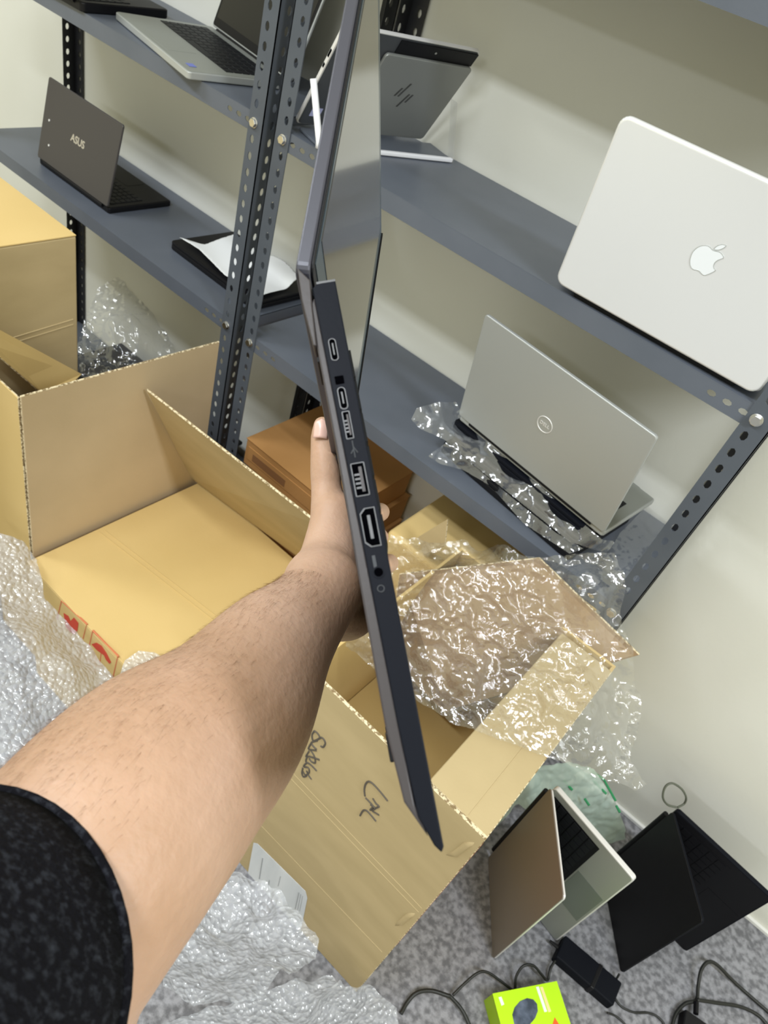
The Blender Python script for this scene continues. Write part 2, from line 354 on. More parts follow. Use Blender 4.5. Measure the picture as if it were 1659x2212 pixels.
# -- pile under the silver laptop on the lower shelf
def closed_laptop(label, c, ux, w, d, z, t, m, group=None, name='closed_laptop'):
    ux = V(ux).normalized(); uy = V(0, 0, 1).cross(ux); o = V(c[0], c[1], z)-ux*w/2-uy*d/2
    r = thing(name, label, 'laptop', (c[0], c[1], z), group)
    obj('base', slab(MB(), o, ux, uy, V(0, 0, 1), w, d, t*0.6, 0.01), m, r, bevel=0.002)
    obj('lid', slab(MB(), o+V(0, 0, t*0.6+0.0008), ux, uy, V(0, 0, 1), w, d, t*0.4-0.0008, 0.01), m, r, bevel=0.002)
    obj('hinge', MB().tube([o+ux*0.04+uy*(d-0.002)+V(0, 0, t*0.6), o+ux*(w-0.04)+uy*(d-0.002)+V(0, 0, t*0.6)], 0.003, 10), m_black, r)
    return r
ddir = (at(1300, 1160, 2, .905)-at(990, 905, 2, .905)); ddir.z = 0; ddir.normalize()
dperp = V(0, 0, 1).cross(ddir)
dc = (at(1300, 1160, 2, .905)+at(990, 905, 2, .905))/2
pc = dc+dperp*0.10
closed_laptop('black closed laptop at the bottom of the pile on the lower shelf', (pc.x-0.01, pc.y-0.010), ddir, 0.36, 0.235, ZB+0.001, 0.024, m_black, 'laptops piled under the open silver laptop')
closed_laptop('dark bagged laptop in the middle of the pile on the lower shelf', (pc.x-0.01, pc.y+0.005), ddir, 0.345, 0.235, ZB+0.0262, 0.021, m_gunm, 'laptops piled under the open silver laptop')
closed_laptop('dark bagged laptop at the top of the pile, right under the open silver one', (pc.x-0.02, pc.y+0.012), ddir, 0.35, 0.235, ZB+0.0488, 0.022, m_char, 'laptops piled under the open silver laptop')
BLd = at(990, 905, 2, .9045); BRd = at(1300, 1160, 2, .9045)
D_ = laptop('matt silver laptop with a round badge, open on a pile of bagged laptops', BLd, BRd, (0.0, -0.20, 1), 0.247, dperp, 0.20, m_silver, m_silver, m_palm, bt=0.012, lt=0.007, rr=0.007)
ux, up, ln, lo = D_['ux'], D_['up'], D_['ln'], D_['lo']
c0 = lo+ux*D_['w']*0.5+up*D_['h']*0.5+ln*(D_['lt']+0.0001)
mb = MB()
def ring(mb, c, a, b, r, rt, n=40): mb.tube([c+a*r*math.cos(2*PI*i/n)+b*r*math.sin(2*PI*i/n) for i in range(n+1)], rt, 6)
ring(mb, c0, ux, up, 0.0165, 0.0010); obj('badge_ring', mb, m_edge, D_['t'])
mb = MB().prism([c0-ln*0.0003+ux*0.0150*math.cos(2*PI*i/32)+up*0.0150*math.sin(2*PI*i/32) for i in range(32)], ln*0.0006); obj('badge', mb, m_silver, D_['t'])
text('badge_lettering', 'DELL', 0.0100, c0+ln*0.0006, ux if ux.cross(up).dot(ln) > 0 else -ux, up, m_edge, D_['t'])

# -- small dark laptop, left rack lower shelf
BLa = at(85, 352, 2, ZB+.001); BRa = at(235, 462, 2, ZB+.001)
A_ = laptop('small dark brown-grey laptop standing half open on the lower shelf of the left rack', BLa, BRa, (0.0, 0.21, 1), 0.207, (0, 1, 0), 0.20, m_gunm, m_black, m_black, bt=0.014, lt=0.006, rr=0.006)
ux, up, ln, lo = A_['ux'], A_['up'], A_['ln'], A_['lo']
text('lettering', 'ASUS', 0.026, lo+ux*A_['w']*.5+up*A_['h']*.5+ln*(A_['lt']+0.0003), ux if ux.cross(up).dot(ln) > 0 else -ux, up, m_logo, A_['t'], bold=0.0006)
for px, py in ((107, 260), (106, 314)):
    d = ray(px, py, 1)-CAM; p0 = lo+ln*A_['lt']; p = CAM+d*((p0-CAM).dot(ln)/d.dot(ln)); obj('stud', MB().tube([p, p+ln*0.0015], 0.0030, 10), m_edge, A_['t'])

# -- silver open laptop on the upper shelf of the left rack, screen towards us
f0 = at(248, 40, 2, ZA+.001); f1 = at(412, 178, 2, ZA+.001); fu = (f1-f0).normalized(); fp = V(0, 0, 1).cross(fu)
f1 = f0+fu*0.372
hl, hr = f0+fp*0.235, f1+fp*0.235
B_ = laptop('silver laptop opened wide on the upper shelf of the left rack, keyboard towards us', hr, hl, (fp*0.30+V(0, 0, 1)), 0.235, -fp, 0.235, m_silver, m_silver, m_palm, bt=0.014, lt=0.006, rr=0.008)
p = f0+fu*0.335+fp*0.018+V(0, 0, 0.0152)
obj('sticker', MB().box(p-fu*0.014, fu*0.02, fp*0.016, (0, 0, 0.0004)), m_blue, B_['t'])

# -- dark laptop at the upper left corner
q0 = at(140, 2, 2, ZA+.02); q1 = at(350, 40, 2, ZA+.001); qy = (q1-q0); qy.z = 0; ql = qy.length; qy.normalize(); qx = V(0, 0, 1).cross(qy)
hA = q1+qy*0.02-qy*0.235
C_ = laptop('black laptop near the top left corner, beside the open silver one', V(hA.x, hA.y, ZA+.001)+qx*0.33, V(hA.x, hA.y, ZA+.001), (-qy*0.25+V(0, 0, 1)), 0.22, qy, 0.235, m_black, m_black, m_black, bt=0.018)

# -- black laptop with a sheet of paper, lower shelf across the two racks
k0 = at(368, 520, 2, ZB+.02); ku = V(1, -0.03, 0).normalized(); kv = V(0, 0, 1).cross(ku)
closed_laptop('black closed laptop under a white sheet of paper, lower shelf by the twin posts', k0+ku*0.165+kv*0.105, ku, 0.33, 0.21, ZB+0.001, 0.020, m_black)
sheet_px = [(388, 515), (430, 540), (485, 595), (560, 642), (605, 628), (652, 602), (622, 572), (545, 532), (505, 508), (440, 530)]
# paper: a gently curled sheet
def sheet(name, outline, m, res=0.005, disp=None, inner=(), normal=None, parent=None, thick=0.0, smooth=True, plane=None):
    P = [V(p) for p in outline]; c = sum(P, V(0, 0, 0))/len(P)
    if normal is None:
        normal = V(0, 0, 0)
        for i in range(len(P)): normal += (P[i]-c).cross(P[(i+1) % len(P)]-c)
    n = V(normal).normalized(); a = n.orthogonal().normalized(); b = n.cross(a)
    poly = [((p-c).dot(a), (p-c).dot(b)) for p in P]
    ctrl = np.array([((p-c).dot(a), (p-c).dot(b), (p-c).dot(n)) for p in P+[V(q) for q in inner]])
    x0, x1 = min(p[0] for p in poly), max(p[0] for p in poly); y0, y1 = min(p[1] for p in poly), max(p[1] for p in poly)
    nx, ny = int((x1-x0)/res)+2, int((y1-y0)/res)+2
    X, Y = np.meshgrid(x0+np.arange(nx)*res, y0+np.arange(ny)*res, indexing='ij')
    ins = np.zeros(X.shape, bool); j = len(poly)-1
    for i in range(len(poly)):
        xi, yi = poly[i]; xj, yj = poly[j]
        if yi != yj: ins ^= ((yi > Y) != (yj > Y)) & (X < (xj-xi)*(Y-yi)/(yj-yi)+xi)
        j = i
    # pull the rim vertices onto the outline
    ed = np.full(X.shape, 1e9); PX = X.copy(); PY = Y.copy()
    for i in range(len(poly)):
        ax, ay = poly[i-1]; bx, by = poly[i]; L2 = (bx-ax)**2+(by-ay)**2+1e-12
        t = np.clip(((X-ax)*(bx-ax)+(Y-ay)*(by-ay))/L2, 0, 1); qx_ = ax+t*(bx-ax); qy_ = ay+t*(by-ay); dd = np.hypot(X-qx_, Y-qy_)
        k = dd < ed; ed = np.where(k, dd, ed); PX = np.where(k, qx_, PX); PY = np.where(k, qy_, PY)
    sn = (~ins) & (ed < res*1.05); X2 = np.where(sn, PX, X); Y2 = np.where(sn, PY, Y); use = ins | sn
    wsum = 0; hsum = 0
    for cx, cy, ch in ctrl:
        q = 1/((X2-cx)**2+(Y2-cy)**2+1e-5)**1.5; wsum = wsum+q; hsum = hsum+q*ch
    Hh = hsum/wsum
    mb = MB(); idx = {}
    for i in range(nx):
        for j in range(ny):
            if use[i, j]:
                p = c+a*float(X2[i, j])+b*float(Y2[i, j])+n*float(Hh[i, j])
                if disp: p = p+n*disp(p, float(min(ed[i, j], 1)) if ins[i, j] else 0.0)
                idx[i, j] = len(mb.v); mb.v.append(p)
    for i in range(nx-1):
        for j in range(ny-1):
            q = [(i, j), (i+1, j), (i+1, j+1), (i, j+1)]
            if all(k in idx for k in q) and (ins[i, j] or ins[i+1, j] or ins[i+1, j+1] or ins[i, j+1]): mb.f.append([idx[k] for k in q])
    o = obj(name, mb, m, parent, smooth=smooth)
    if thick: md = o.modifiers.new('thickness', 'SOLIDIFY'); md.thickness = thick; md.offset = 0
    return o
def crumple(amp, s, ridge=1.0, seed=0):
    off = V(seed*3.1, seed*1.7, seed*5.3)
    def f(p, e):
        h = 0
        for k, (a, sc) in enumerate(((1, 1), (0.55, 2.3), (0.28, 5.1))):
            q = (p+off)*s*sc
            h += a*((1-2*abs(noise.noise(q)))*ridge + (1-ridge)*noise.noise(q+V(9, 9, 9)))
        return amp*(h-0.4)
    return f
pz = ZB+0.0225
tag(sheet('paper_sheet', [at(x, y, 2, pz+0.004+(0.022 if i in (5, 6) else 0)) for i, (x, y) in enumerate(sheet_px)], m_paper, 0.006, lambda p, e: 0.002*noise.noise(p*12)+0.002, normal=(0, 0, 1), thick=0.0006),
    'curled white sheet of paper lying on the black closed laptop', 'paper')

# -- silver convertible on a white stand at the left end of the right rack
hp0 = V(-0.089, 0.022, ZA+0.012); hdir = V(0.092, 0.297, 0).normalized(); hup = V(0.102, -0.02, 0.190).normalized()
hup = (hup-hdir*hup.dot(hdir)).normalized(); hn = hdir.cross(hup); hn = hn if hn.dot(CAM-hp0) > 0 else -hn
T = thing('convertible_laptop', 'silver convertible laptop leaning on a white stand, slanted logo on its lid', 'laptop', hp0)
obj('base', slab(MB(), hp0-hn*0.012, hdir, hup, hn, 0.305, 0.217, 0.008, 0.006), m_edge, T, bevel=0.001)
obj('deck', slab(MB(), hp0-hn*0.004+hdir*0.003+hup*0.002, hdir, hup, hn, 0.299, 0.213, 0.001, 0.006), m_hpdeck, T)
obj('bezel', MB().box(hp0+hdir*0.120+hup*0.186-hn*0.0028, hdir*0.182, hup*0.026, hn*0.002), m_black, T)
obj('webcam', MB().prism([hp0+hdir*0.205+hup*0.200-hn*0.0006+hdir*0.0022*math.cos(a*PI/6)+hup*0.0022*math.sin(a*PI/6) for a in range(12)], hn*0.0006), m_silver, T)
obj('lid', slab(MB(), hp0+hdir*0.100+hup*0.0-hn*0.0008, hdir, hup, hn, 0.205, 0.186, 0.006, 0.008), m_hp, T, bevel=0.0015)
for k in range(4):
    c = hp0+hdir*(0.170+0.011*k)+hup*0.105+hn*0.0054; s0 = hdir*0.010+hup*0.028; hh = (0.7, 1.15, 1.15, 0.7)[k]
    obj('logo_stroke', MB().box(c-s0*hh*0.5+hup*(0.006, 0.012, -0.012, -0.006)[k], hdir*0.0035, s0*hh, hn*0.0006), m_logo_d, T)
obj('sticker', MB().box(hp0+hdir*0.018+hup*0.022-hn*0.0025, hdir*0.022, hup*0.020, hn*0.0006), m_bluepale, T)
mb = MB()
for a, b in ((0.150, 0.165), (0.128, 0.136)): mb.box(hp0+hup*a-hn*0.010-hdir*0.0008, hup*(b-a), hn*0.004, hdir*0.002)
obj('port', mb, m_hole, T)
T2 = thing('laptop_stand', 'low white stand with upright end bars carrying the silver convertible', 'stand', at(825, 340, 2, ZA))
s0 = at(690, 322, 2, ZA+.001); s1 = at(977, 352, 2, ZA+.001); sd = (s1-s0).normalized(); sp = V(0, 0, 1).cross(sd)
obj('front_lip', MB().box(s0, sd*(s1-s0).length, sp*0.010, (0, 0, 0.008)), m_white, T2, bevel=0.002)
obj('tray', MB().box(s0+sp*0.0105, sd*(s1-s0).length, sp*0.08, (0, 0, 0.005)), m_steel, T2, bevel=0.001)
# uprights
t0 = at(677, 170, 1, s0.y-0.005); mb = MB().tube([s0+V(0.001, -0.004, 0.002), s0+V(0, -0.004, 0.012), t0], 0.0062, 12); obj('upright', mb, m_white, T2, smooth=True)
t1 = at(986, 222, 1, s1.y-0.003); obj('upright', MB().box(s1, (t1-s1), sp*0.02, sd*0.003), m_acryl, T2)

# ------------------------------------------------------------ cardboard
CT = 0.005
def board(name, pts, m, parent, th=CT, bevel=0.0012, label=None, edge=True):
    P = [V(p) for p in pts]; n = (P[1]-P[0]).cross(P[-1]-P[0]).normalized()
    if n.dot(CAM-P[0]) > 0: n = -n
    o = obj(name, MB().prism(P, n*th), [m, m_flute], parent, bevel=bevel, seg=1, label=label)
    if edge:
        for p in o.data.polygons:
            if len(p.vertices) == 4 and abs(p.normal.dot(n)) < 0.5: p.material_index = 1
    return o
def crease(parent, a, b, off, m, r=0.0016):
    return obj('crease', MB().tube([V(a)+V(off), V(b)+V(off)], r, 6), m, parent)

# box with the fragile signs (top panel z=.42)
ZX = 0.42
X = thing('cardboard_box', 'large yellowish cardboard box with red fragile signs and a raised flap', 'box', (0.12, -0.33, 0))
xa, xb, ya, yb = -0.098, 0.40, -0.565, -0.085
board('top', [(xa, ya, ZX), (xb, ya, ZX), (xb, yb, ZX), (xa, yb, ZX)], m_card_y, X, edge=False)
board('side', [(xa, ya, 0), (xb, ya, 0), (xb, ya, ZX-.0055), (xa, ya, ZX-.0055)], m_card_y, X, edge=False)
board('side', [(xb, ya, 0), (xb, yb, 0), (xb, yb, ZX-.0055), (xb, ya, ZX-.0055)], m_card_y, X, edge=False)
obj('side', MB().box((xa, yb, 0), (xb-xa, 0, 0), (0, -CT, 0), (0, 0, ZX-.0055)), m_card_y, X)
obj('side', MB().box((xa, ya+.006, 0), (CT, 0, 0), (0, yb-ya-.012, 0), (0, 0, ZX-.0055)), m_card_y, X)
for dx in (0, 0.012): obj('crease', MB().tube([at(215, 1150, 2, ZX+.0003)+V(0, dx, 0), at(620, 1462, 2, ZX+.0003)+V(0, dx, 0)], 0.0013, 6), m_card_y, X)
# flap 2: leans towards us over the back edge
a, b = at(412, 1033, 2, ZX+.006), at(690, 1238, 2, ZX+.006)
d = at(315, 842, 0, -0.098); c = at(690, 1135, 1, d.y)
board('flap', [a, b, c, d], m_card, X, label='pale raised flap leaning forward')
# signs printed on the front
YI = ya-0.0005
def icon(pxs, m, th=0.0004, z0=0.0):
    s = 1659/180.0; return MB().prism([at(100+x/s, 1270+y/s, 1, YI-z0) for x, y in pxs], (0, -th, 0))
def stroke(mb, pxs, r, conv, off):
    mb.tube([conv(x, y)+off for x, y in pxs], r, 6)
cv = lambda x, y: at(100+x/9.217, 1270+y/9.217, 1, YI)
for P in ([(215, 620), (300, 260), (800, 730), (730, 1010)], [(850, 1170), (920, 860), (1420, 1360), (1320, 1800)]):
    mb = MB(); stroke(mb, P, 0.0022, cv, V(0, 0.0015, 0)); obj('printed_frame', mb, m_redl, X)
obj('printed_glass_sign', icon([(345, 500), (440, 560), (480, 660), (550, 590), (640, 700), (620, 850), (560, 925), (480, 880), (390, 780)], m_red), m_red, X)
um = icon([(900, 1120), (1000, 1090), (1100, 1150), (1200, 1300), (1290, 1480), (1260, 1510), (1190, 1430), (1150, 1340), (1080, 1290), (1000, 1230)], m_red)
stroke(um, [(1090, 1290), (1075, 1420), (1060, 1500)], 0.001, cv, V(0, 0.0008, 0)); obj('printed_umbrella_sign', um, m_red, X)

# the tall open box to its left: panel facing right, front wall, inner flap
Z = thing('cardboard_box', 'tall open cardboard box at the left edge, its wide greyish side turned to us', 'box', (-0.32, -0.3, 0))
x0 = -0.112
a, b = at(45, 857, 0, x0), at(475, 738, 0, x0)
board('side', [(x0, a.y, 0.0), (x0, b.y, 0.0), b, a], m_card_g, Z, label='greyish brown wide side')
yf = a.y
zt = a.z
board('side', [(x0-0.011, yf, 0), (-0.285, yf, 0), (-0.285, yf, zt-0.01), (x0-0.011, yf, zt-0.01)], m_card_y, Z)
obj('side', MB().box((-0.285, yf+.006, 0), (CT, 0, 0), (0, 0.38, 0), (0, 0, zt-0.26)), m_card, Z)
obj('side', MB().box((-0.28, yf+0.390, 0), (0.16, 0, 0), (0, CT, 0), (0, 0, zt-0.30)), m_card, Z)
# inner flap seen as a yellow strip
pA, pC, pD = at(-40, 690, 0, -0.262), at(90, 848, 0, -0.225), at(-40, 735, 0, -0.228)
board('flap', [pA, at(178, 808, 0, -0.262), at(150, 835, 0, -0.232), pC, pD], m_card_y, Z, label='yellow flap folded inwards')
mb = sheet('inner_sheet', [(-0.265, yf+.02, zt-.13), (-0.135, yf+.02, zt-.13), (-0.135, -0.25, zt-.17), (-0.265, -0.25, zt-.17)], mat('dark_inner_sheet', (0.10, 0.075, 0.07), 0.6), 0.012, crumple(0.012, 14), parent=Z)  # dark crumpled sheet partway down inside the box

# closed box behind it, under the left rack's lower shelf front
Y = thing('cardboard_box', 'large closed cardboard box at the far left, under the edge of the lower shelf', 'box', (-0.55, -0.4, 0))
xr = -0.30
c1, c0_ = at(165, 511, 0, xr), at(0, 535, 0, xr)
bk = c1.y; zt2 = c1.z; fr = -0.62
mbx = MB().box((-0.86, fr, zt2-0.42), (0.56, 0, 0), (0, bk-fr, 0), (0, 0, 0.42)); obj('body', mbx, m_card, Y, bevel=0.003)
obj('top_flap', MB().box((-0.86, fr, zt2+0.0003), (0.56, 0, 0), (0, (bk-fr)/2-0.001, 0), (0, 0, 0.003)), m_card_y, Y, bevel=0.001)
obj('top_flap', MB().box((-0.86, fr+(bk-fr)/2+0.001, zt2+0.0003), (0.56, 0, 0), (0, (bk-fr)/2-0.001, 0), (0, 0, 0.003)), m_card_y, Y, bevel=0.001)
for dz in (0, 0.012): obj('crease', MB().tube([at(0, 738, 0, xr+.0003)+V(0, 0, -dz), at(158, 690, 0, xr+.0003)+V(0, 0, -dz)], 0.0012, 6), m_card, Y)
# the carton it stands on
Y2 = thing('cardboard_box', 'plain cardboard box at the far left, under the large closed one', 'box', (-0.7, -0.4, 0))
obj('body', MB().box((-0.86, -0.62, 0), (0.55, 0, 0), (0, 0.31, 0), (0, 0, zt2-0.421)), m_card, Y2, bevel=0.003)
obj('top_flap', MB().box((-0.86, -0.62, zt2-0.4205), (0.55, 0, 0), (0, 0.31, 0), (0, 0, 0.0004)), m_card_y, Y2)

# big open box with handwriting
W = thing('cardboard_box', 'large open cardboard box with marker handwriting, standing on the carpet below the raised arm', 'box', (0.72, -0.28, 0))
wx0, wx1, wy0, wy1, WZ = 0.600, 0.963, -0.508, -0.055, 0.763
board('front_side', [(wx0, wy0, 0.001), (wx1, wy0, 0.001), (wx1, wy0, WZ), (wx0, wy0, WZ+0.012)], m_card, W, th=0.006)
def inner(name, o, a, b, c, m=m_card_y): return obj(name, MB().box(o, a, b, c), m, W, bevel=0.001)
inner('side', (wx1-0.006, wy0+.0065, 0.001), (0.006, 0, 0), (0, wy1-wy0-.013, 0), (0, 0, WZ-0.002))
inner('side', (wx0, wy0+.0065, 0.001), (0.006, 0, 0), (0, wy1-wy0-.013, 0), (0, 0, WZ-0.002))
inner('side', (wx0, wy1-.006, 0.001), (wx1-wx0, 0, 0), (0, 0.006, 0), (0, 0, WZ-0.002))
inner('bottom', (wx0+.007, wy0+.007, 0.46), (wx1-wx0-.014, 0, 0), (0, wy1-wy0-.014, 0), (0, 0, 0.005))  # raised to look bright; the yellow stands for bounced light
# right flap lying in
board('flap', [(0.853, wy0+.007, WZ+.001), (wx1, wy0+.004, WZ+.001), (wx1, wy1-.02, WZ+.001), (0.853, wy1-.02, WZ+.001)], m_card, W, label='flap folded flat inwards')
obj('crease', MB().tube([(0.925, wy0+.01, WZ+.0004), (0.925, wy1-.03, WZ+.0004)], 0.0013, 6), m_card, W)
# rear flaps sticking out behind under the wrap
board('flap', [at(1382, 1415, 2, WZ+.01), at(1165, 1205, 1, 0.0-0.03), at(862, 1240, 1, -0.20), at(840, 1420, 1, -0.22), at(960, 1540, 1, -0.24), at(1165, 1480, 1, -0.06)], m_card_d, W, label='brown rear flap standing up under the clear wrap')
# creases of the front
for P in (((620, 1672), (905, 1970)), ((628, 1664), (912, 1962)), ((560, 1778), (826, 2056))):
    pts = [at(x, y, 1, wy0+.0008) for x, y in P]; obj('crease', MB().tube(pts, 0.0014, 8), m_card, W)
# dents
for P, r in (([(958, 1845), (985, 1842), (1010, 1822), (1035, 1815)], 0.006), ([(850, 2000), (868, 1990), (885, 1975), (905, 1968)], 0.006)):
    obj('dent', MB().tube([at(x, y, 1, wy0+.003) for x, y in P], [r*.3, r, r, r*.3], 8), m_card, W, smooth=True)
obj('red_print', MB().box((wx1-.0005, wy0+.002, 0.30), (0.0009, 0, 0), (0, 0.30, 0), (0, 0, 0.44)), m_redl, W)
# handwriting
cvh = lambda x, y: at(640+x/7.54, 1560+y/7.54, 1, wy0-0.0002)
words = [[(300, 140), (260, 200), (275, 300), (330, 290), (385, 250), (350, 180), (300, 140)], [(330, 295), (420, 250), (475, 330), (440, 405), (400, 385)],
 [(345, 300), (250, 330), (290, 400), (335, 440)], [(250, 330), (200, 430), (260, 450), (330, 460)], [(210, 470), (160, 560), (230, 560), (380, 610)],
 [(240, 460), (300, 560), (310, 660), (250, 640), (215, 590)], [(180, 560), (160, 640), (240, 690), (335, 790)], [(180, 650), (120, 720), (200, 740), (210, 820), (150, 860), (110, 800)],
 [(110, 740), (95, 830), (120, 890), (170, 870)], [(170, 790), (200, 860), (250, 930)]]
words2 = [[(1490, 1280), (1370, 1130), (1250, 1000), (1180, 965), (1130, 1010), (1110, 1100), (1120, 1200)], [(1130, 1230), (1200, 1300), (1250, 1370), (1205, 1430)], [(1250, 1240), (1300, 1320), (1350, 1370), (1290, 1400)],
 [(1210, 1340), (1290, 1400), (1240, 1440), (1300, 1480), (1350, 1510)], [(1040, 1520), (1090, 1440), (1150, 1440), (1220, 1510), (1300, 1610)]]
for nm, ws in (('handwriting', words), ('handwriting', words2)):
    mb = MB()
    for s_ in ws: mb.tube(catmull([cvh(x, y) for x, y in s_], 4), 0.0018, 6)
    obj(nm, mb, m_ink, W)
# label stuck low on the box
lp = [(548, 1820), (556, 1822), (660, 1925), (664, 1940), (655, 1985), (640, 2050), (540, 1930), (536, 1885)]
lab = MB().prism([at(x, y, 1, wy0-.0004) for x, y in lp], (0, -0.0006, 0)); lo_ = obj('shipping_label', lab, m_label, W)
mb = MB(); cvl = lambda x, y: at(500+x/7.54, 1800+y/7.54, 1, wy0-0.0012)
for k, (p, q, r) in enumerate((((510, 400), (455, 740), 0.0011), ((1100, 960), (1040, 1230), 0.0009), ((1130, 990), (1075, 1260), 0.0006), ((1160, 1020), (1110, 1270), 0.0005), ((620, 760), (600, 850), 0.0009), ((800, 700), (760, 860), 0.0006))):
    mb.tube([cvl(*p), cvl(*q)], r, 5)
obj('label_print', mb, mat('grey_print', (0.30, 0.31, 0.33), 0.6), lo_)

# brown cartons stacked on the bottom shelf
z = LV[0]+0.001
names = ['bottommost of the brown cartons stacked under the right rack', 'second brown carton from the bottom of the stack under the right rack', 'middle brown carton of the stack under the right rack', 'brown carton just under the top one, beneath the right rack', 'topmost brown carton of the stack beneath the right rack, lit at its corner']
for k in range(5):
    dx, dy = (0.012, -0.004, 0.008, 0.0, -0.012)[k], (0.0, 0.012, 0.004, 0.010, 0.0)[k]
    bx = thing('carton', names[k], 'box', (0.11+dx, 0.16+dy, z), 'brown cartons stacked under the right rack')
    o = V(-0.050+dx, 0.012+dy, z); h = 0.0835
    obj('body', MB().box(o, (0.335, 0, 0), (0, 0.288, 0), (0, 0, h-0.003)), m_card_b, bx, bevel=0.002)
    obj('tuck_flap', MB().box(o+V(0.01, -0.0015, h*0.25), (0.315, 0, 0), (0, 0.002, 0), (0, 0, h*0.5)), m_card_b, bx, bevel=0.0008)
    obj('lid', MB().box(o+V(-0.001, -0.002, h-0.0028), (0.337, 0, 0), (0, 0.291, 0), (0, 0, 0.0024)), m_card_b, bx, bevel=0.0008)
    if k == 4: obj('print', MB().box(o+V(0.03, -0.0022, 0.028), (0.12, 0, 0), (0, 0.001, 0), (0, 0, 0.022)), mat('carton_print', (0.24, 0.11, 0.04), 0.8), bx)
    z += h
# yellowish carton right of them
yc = thing('cardboard_box', 'yellow cardboard box with a loose flap, under the lower shelf of the right rack', 'box', (0.62, 0.15, LV[0]))
obj('body', MB().box((0.43, -0.047, LV[0]+.001), (0.43, 0, 0), (0, 0.33, 0), (0, 0, 0.53)), m_card_y, yc, bevel=0.012, seg=4)
board('flap', [at(900, 1162, 1, -0.047), at(966, 1122, 1, -0.047), at(960, 1180, 1, -0.05), at(915, 1200, 1, -0.05)], m_card, yc, th=0.005)

# ------------------------------------------------------------ plastics
# clear wrap over the handwriting box
wp = [(842, 1152, .80), (930, 1166, .82), (1010, 1170, .84), (1120, 1192, .93), (1330, 1188, 1.0), (1352, 1240, .98), (1345, 1340, .91), (1385, 1500, .84), (1388, 1545, .82), (1362, 1640, .80), (1402, 1692, .78), (1380, 1706, .77), (1300, 1680, .78), (1200, 1640, .79), (1100, 1600, .79), (980, 1562, .79), (900, 1510, .79), (850, 1478, .79), (745, 1392, .79), (760, 1360, .79), (800, 1335, .79), (820, 1240, .79)]
wi = [at(1050, 1350, 2, .86), at(1000, 1250, 2, .88), at(1200, 1350, 2, .89), at(1250, 1500, 2, .86), at(950, 1420, 2, .83), at(1250, 1600, 2, .82), at(1280, 1260, 2, .97)]
wo = sheet('clear_wrap', [at(x, y, 2, z_) for x, y, z_ in wp], m_wrap, 0.0035, crumple(0.013, 19, 0.9, 1), inner=wi)
tag(wo, 'crumpled clear plastic wrap draped over the open box with handwriting', 'plastic wrap')
# bubble wraps
bp = [(-60, 1120, .50), (0, 1150, .50), (50, 1172, .48), (80, 1205, .47), (98, 1290, .45), (150, 1345, .42), (200, 1400, .40), (262, 1488, .38), (300, 1560, .36), (120, 1800, .36), (-60, 1900, .40)]
o = sheet('bubble_wrap', [at(x, y, 2, z_) for x, y, z_ in bp], m_bub, 0.004, crumple(0.014, 9, 0.6, 2), inner=[at(40, 1400, 2, .50), at(120, 1450, 2, .47), at(20, 1600, 2, .47), at(170, 1560, 2, .42)])
tag(o, 'white bubble wrap heaped at the left edge, between the sleeve and the signed box', 'bubble wrap')
bp = [(255, 1470, .42), (270, 1425, .435), (300, 1405, .44), (335, 1408, .44), (365, 1432, .435), (420, 1500, .425), (330, 1560, .425)]
o = sheet('bubble_wrap', [at(x, y, 2, z_) for x, y, z_ in bp], m_bub, 0.004, crumple(0.004, 20, 0.6, 5))
tag(o, 'small lobe of bubble wrap on the signed box, just above the forearm', 'bubble wrap')
bp = [(430, 1850, .40), (520, 1895, .42), (570, 1905, .42), (600, 1925, .42), (640, 1975, .40), (690, 2025, .36), (683, 2065, .33), (655, 2080, .30), (600, 2110, .22), (560, 2160, .16), (480, 2180, .12), (350, 2140, .12), (330, 2090, .2), (380, 1990, .3)]
o = sheet('bubble_wrap', [at(x, y, 2, z_) for x, y, z_ in bp], m_bub, 0.0035, crumple(0.015, 10, 0.7, 3), inner=[at(560, 1990, 2, .42), at(480, 2020, 2, .36), at(430, 2090, 2, .24), at(580, 2060, 2, .34)])
tag(o, 'bubble wrap heaped below the forearm, against the shipping label', 'bubble wrap')
bp = [(330, 2230, .06), (420, 2190, .10), (520, 2165, .14), (620, 2130, .16), (690, 2115, .20), (720, 2110, .20), (745, 2135, .12), (800, 2130, .10), (830, 2160, .08), (860, 2185, .05), (865, 2240, .03), (600, 2280, .03)]
o = sheet('bubble_wrap', [at(x, y, 2, z_) for x, y, z_ in bp], m_bub, 0.0035, crumple(0.011, 10, 0.7, 4), inner=[at(640, 2180, 2, .14), at(760, 2180, 2, .09)])
tag(o, 'bubble wrap at the bottom edge, beside the foot of the handwriting box', 'bubble wrap')
# bags round the pile under the open silver laptop
bp = [(888, 905, .90), (900, 882, .92), (940, 870, .93), (985, 868, .92), (1000, 900, .905), (1100, 990, .903), (1200, 1080, .90), (1300, 1165, .90), (1330, 1170, .88), (1310, 1195, .865), (1230, 1170, .865), (1130, 1090, .865), (1030, 1010, .87), (960, 950, .875), (905, 925, .885)]
o = sheet('plastic_bag', [at(x, y, 2, z_) for x, y, z_ in bp], m_bag, 0.003, crumple(0.0025, 20, 0.9, 6), normal=(0.3, -0.8, 0.6)); tag(o, 'clear plastic bag round the topmost laptop of the shelf pile', 'plastic bag', 'clear bags of the shelf pile')
bp = [(925, 985, .862), (965, 955, .875), (1000, 985, .872), (1100, 1070, .868), (1200, 1150, .864), (1260, 1185, .862), (1230, 1196, .85), (1130, 1130, .845), (1060, 1050, .845), (1000, 1015, .845), (950, 1002, .85)]
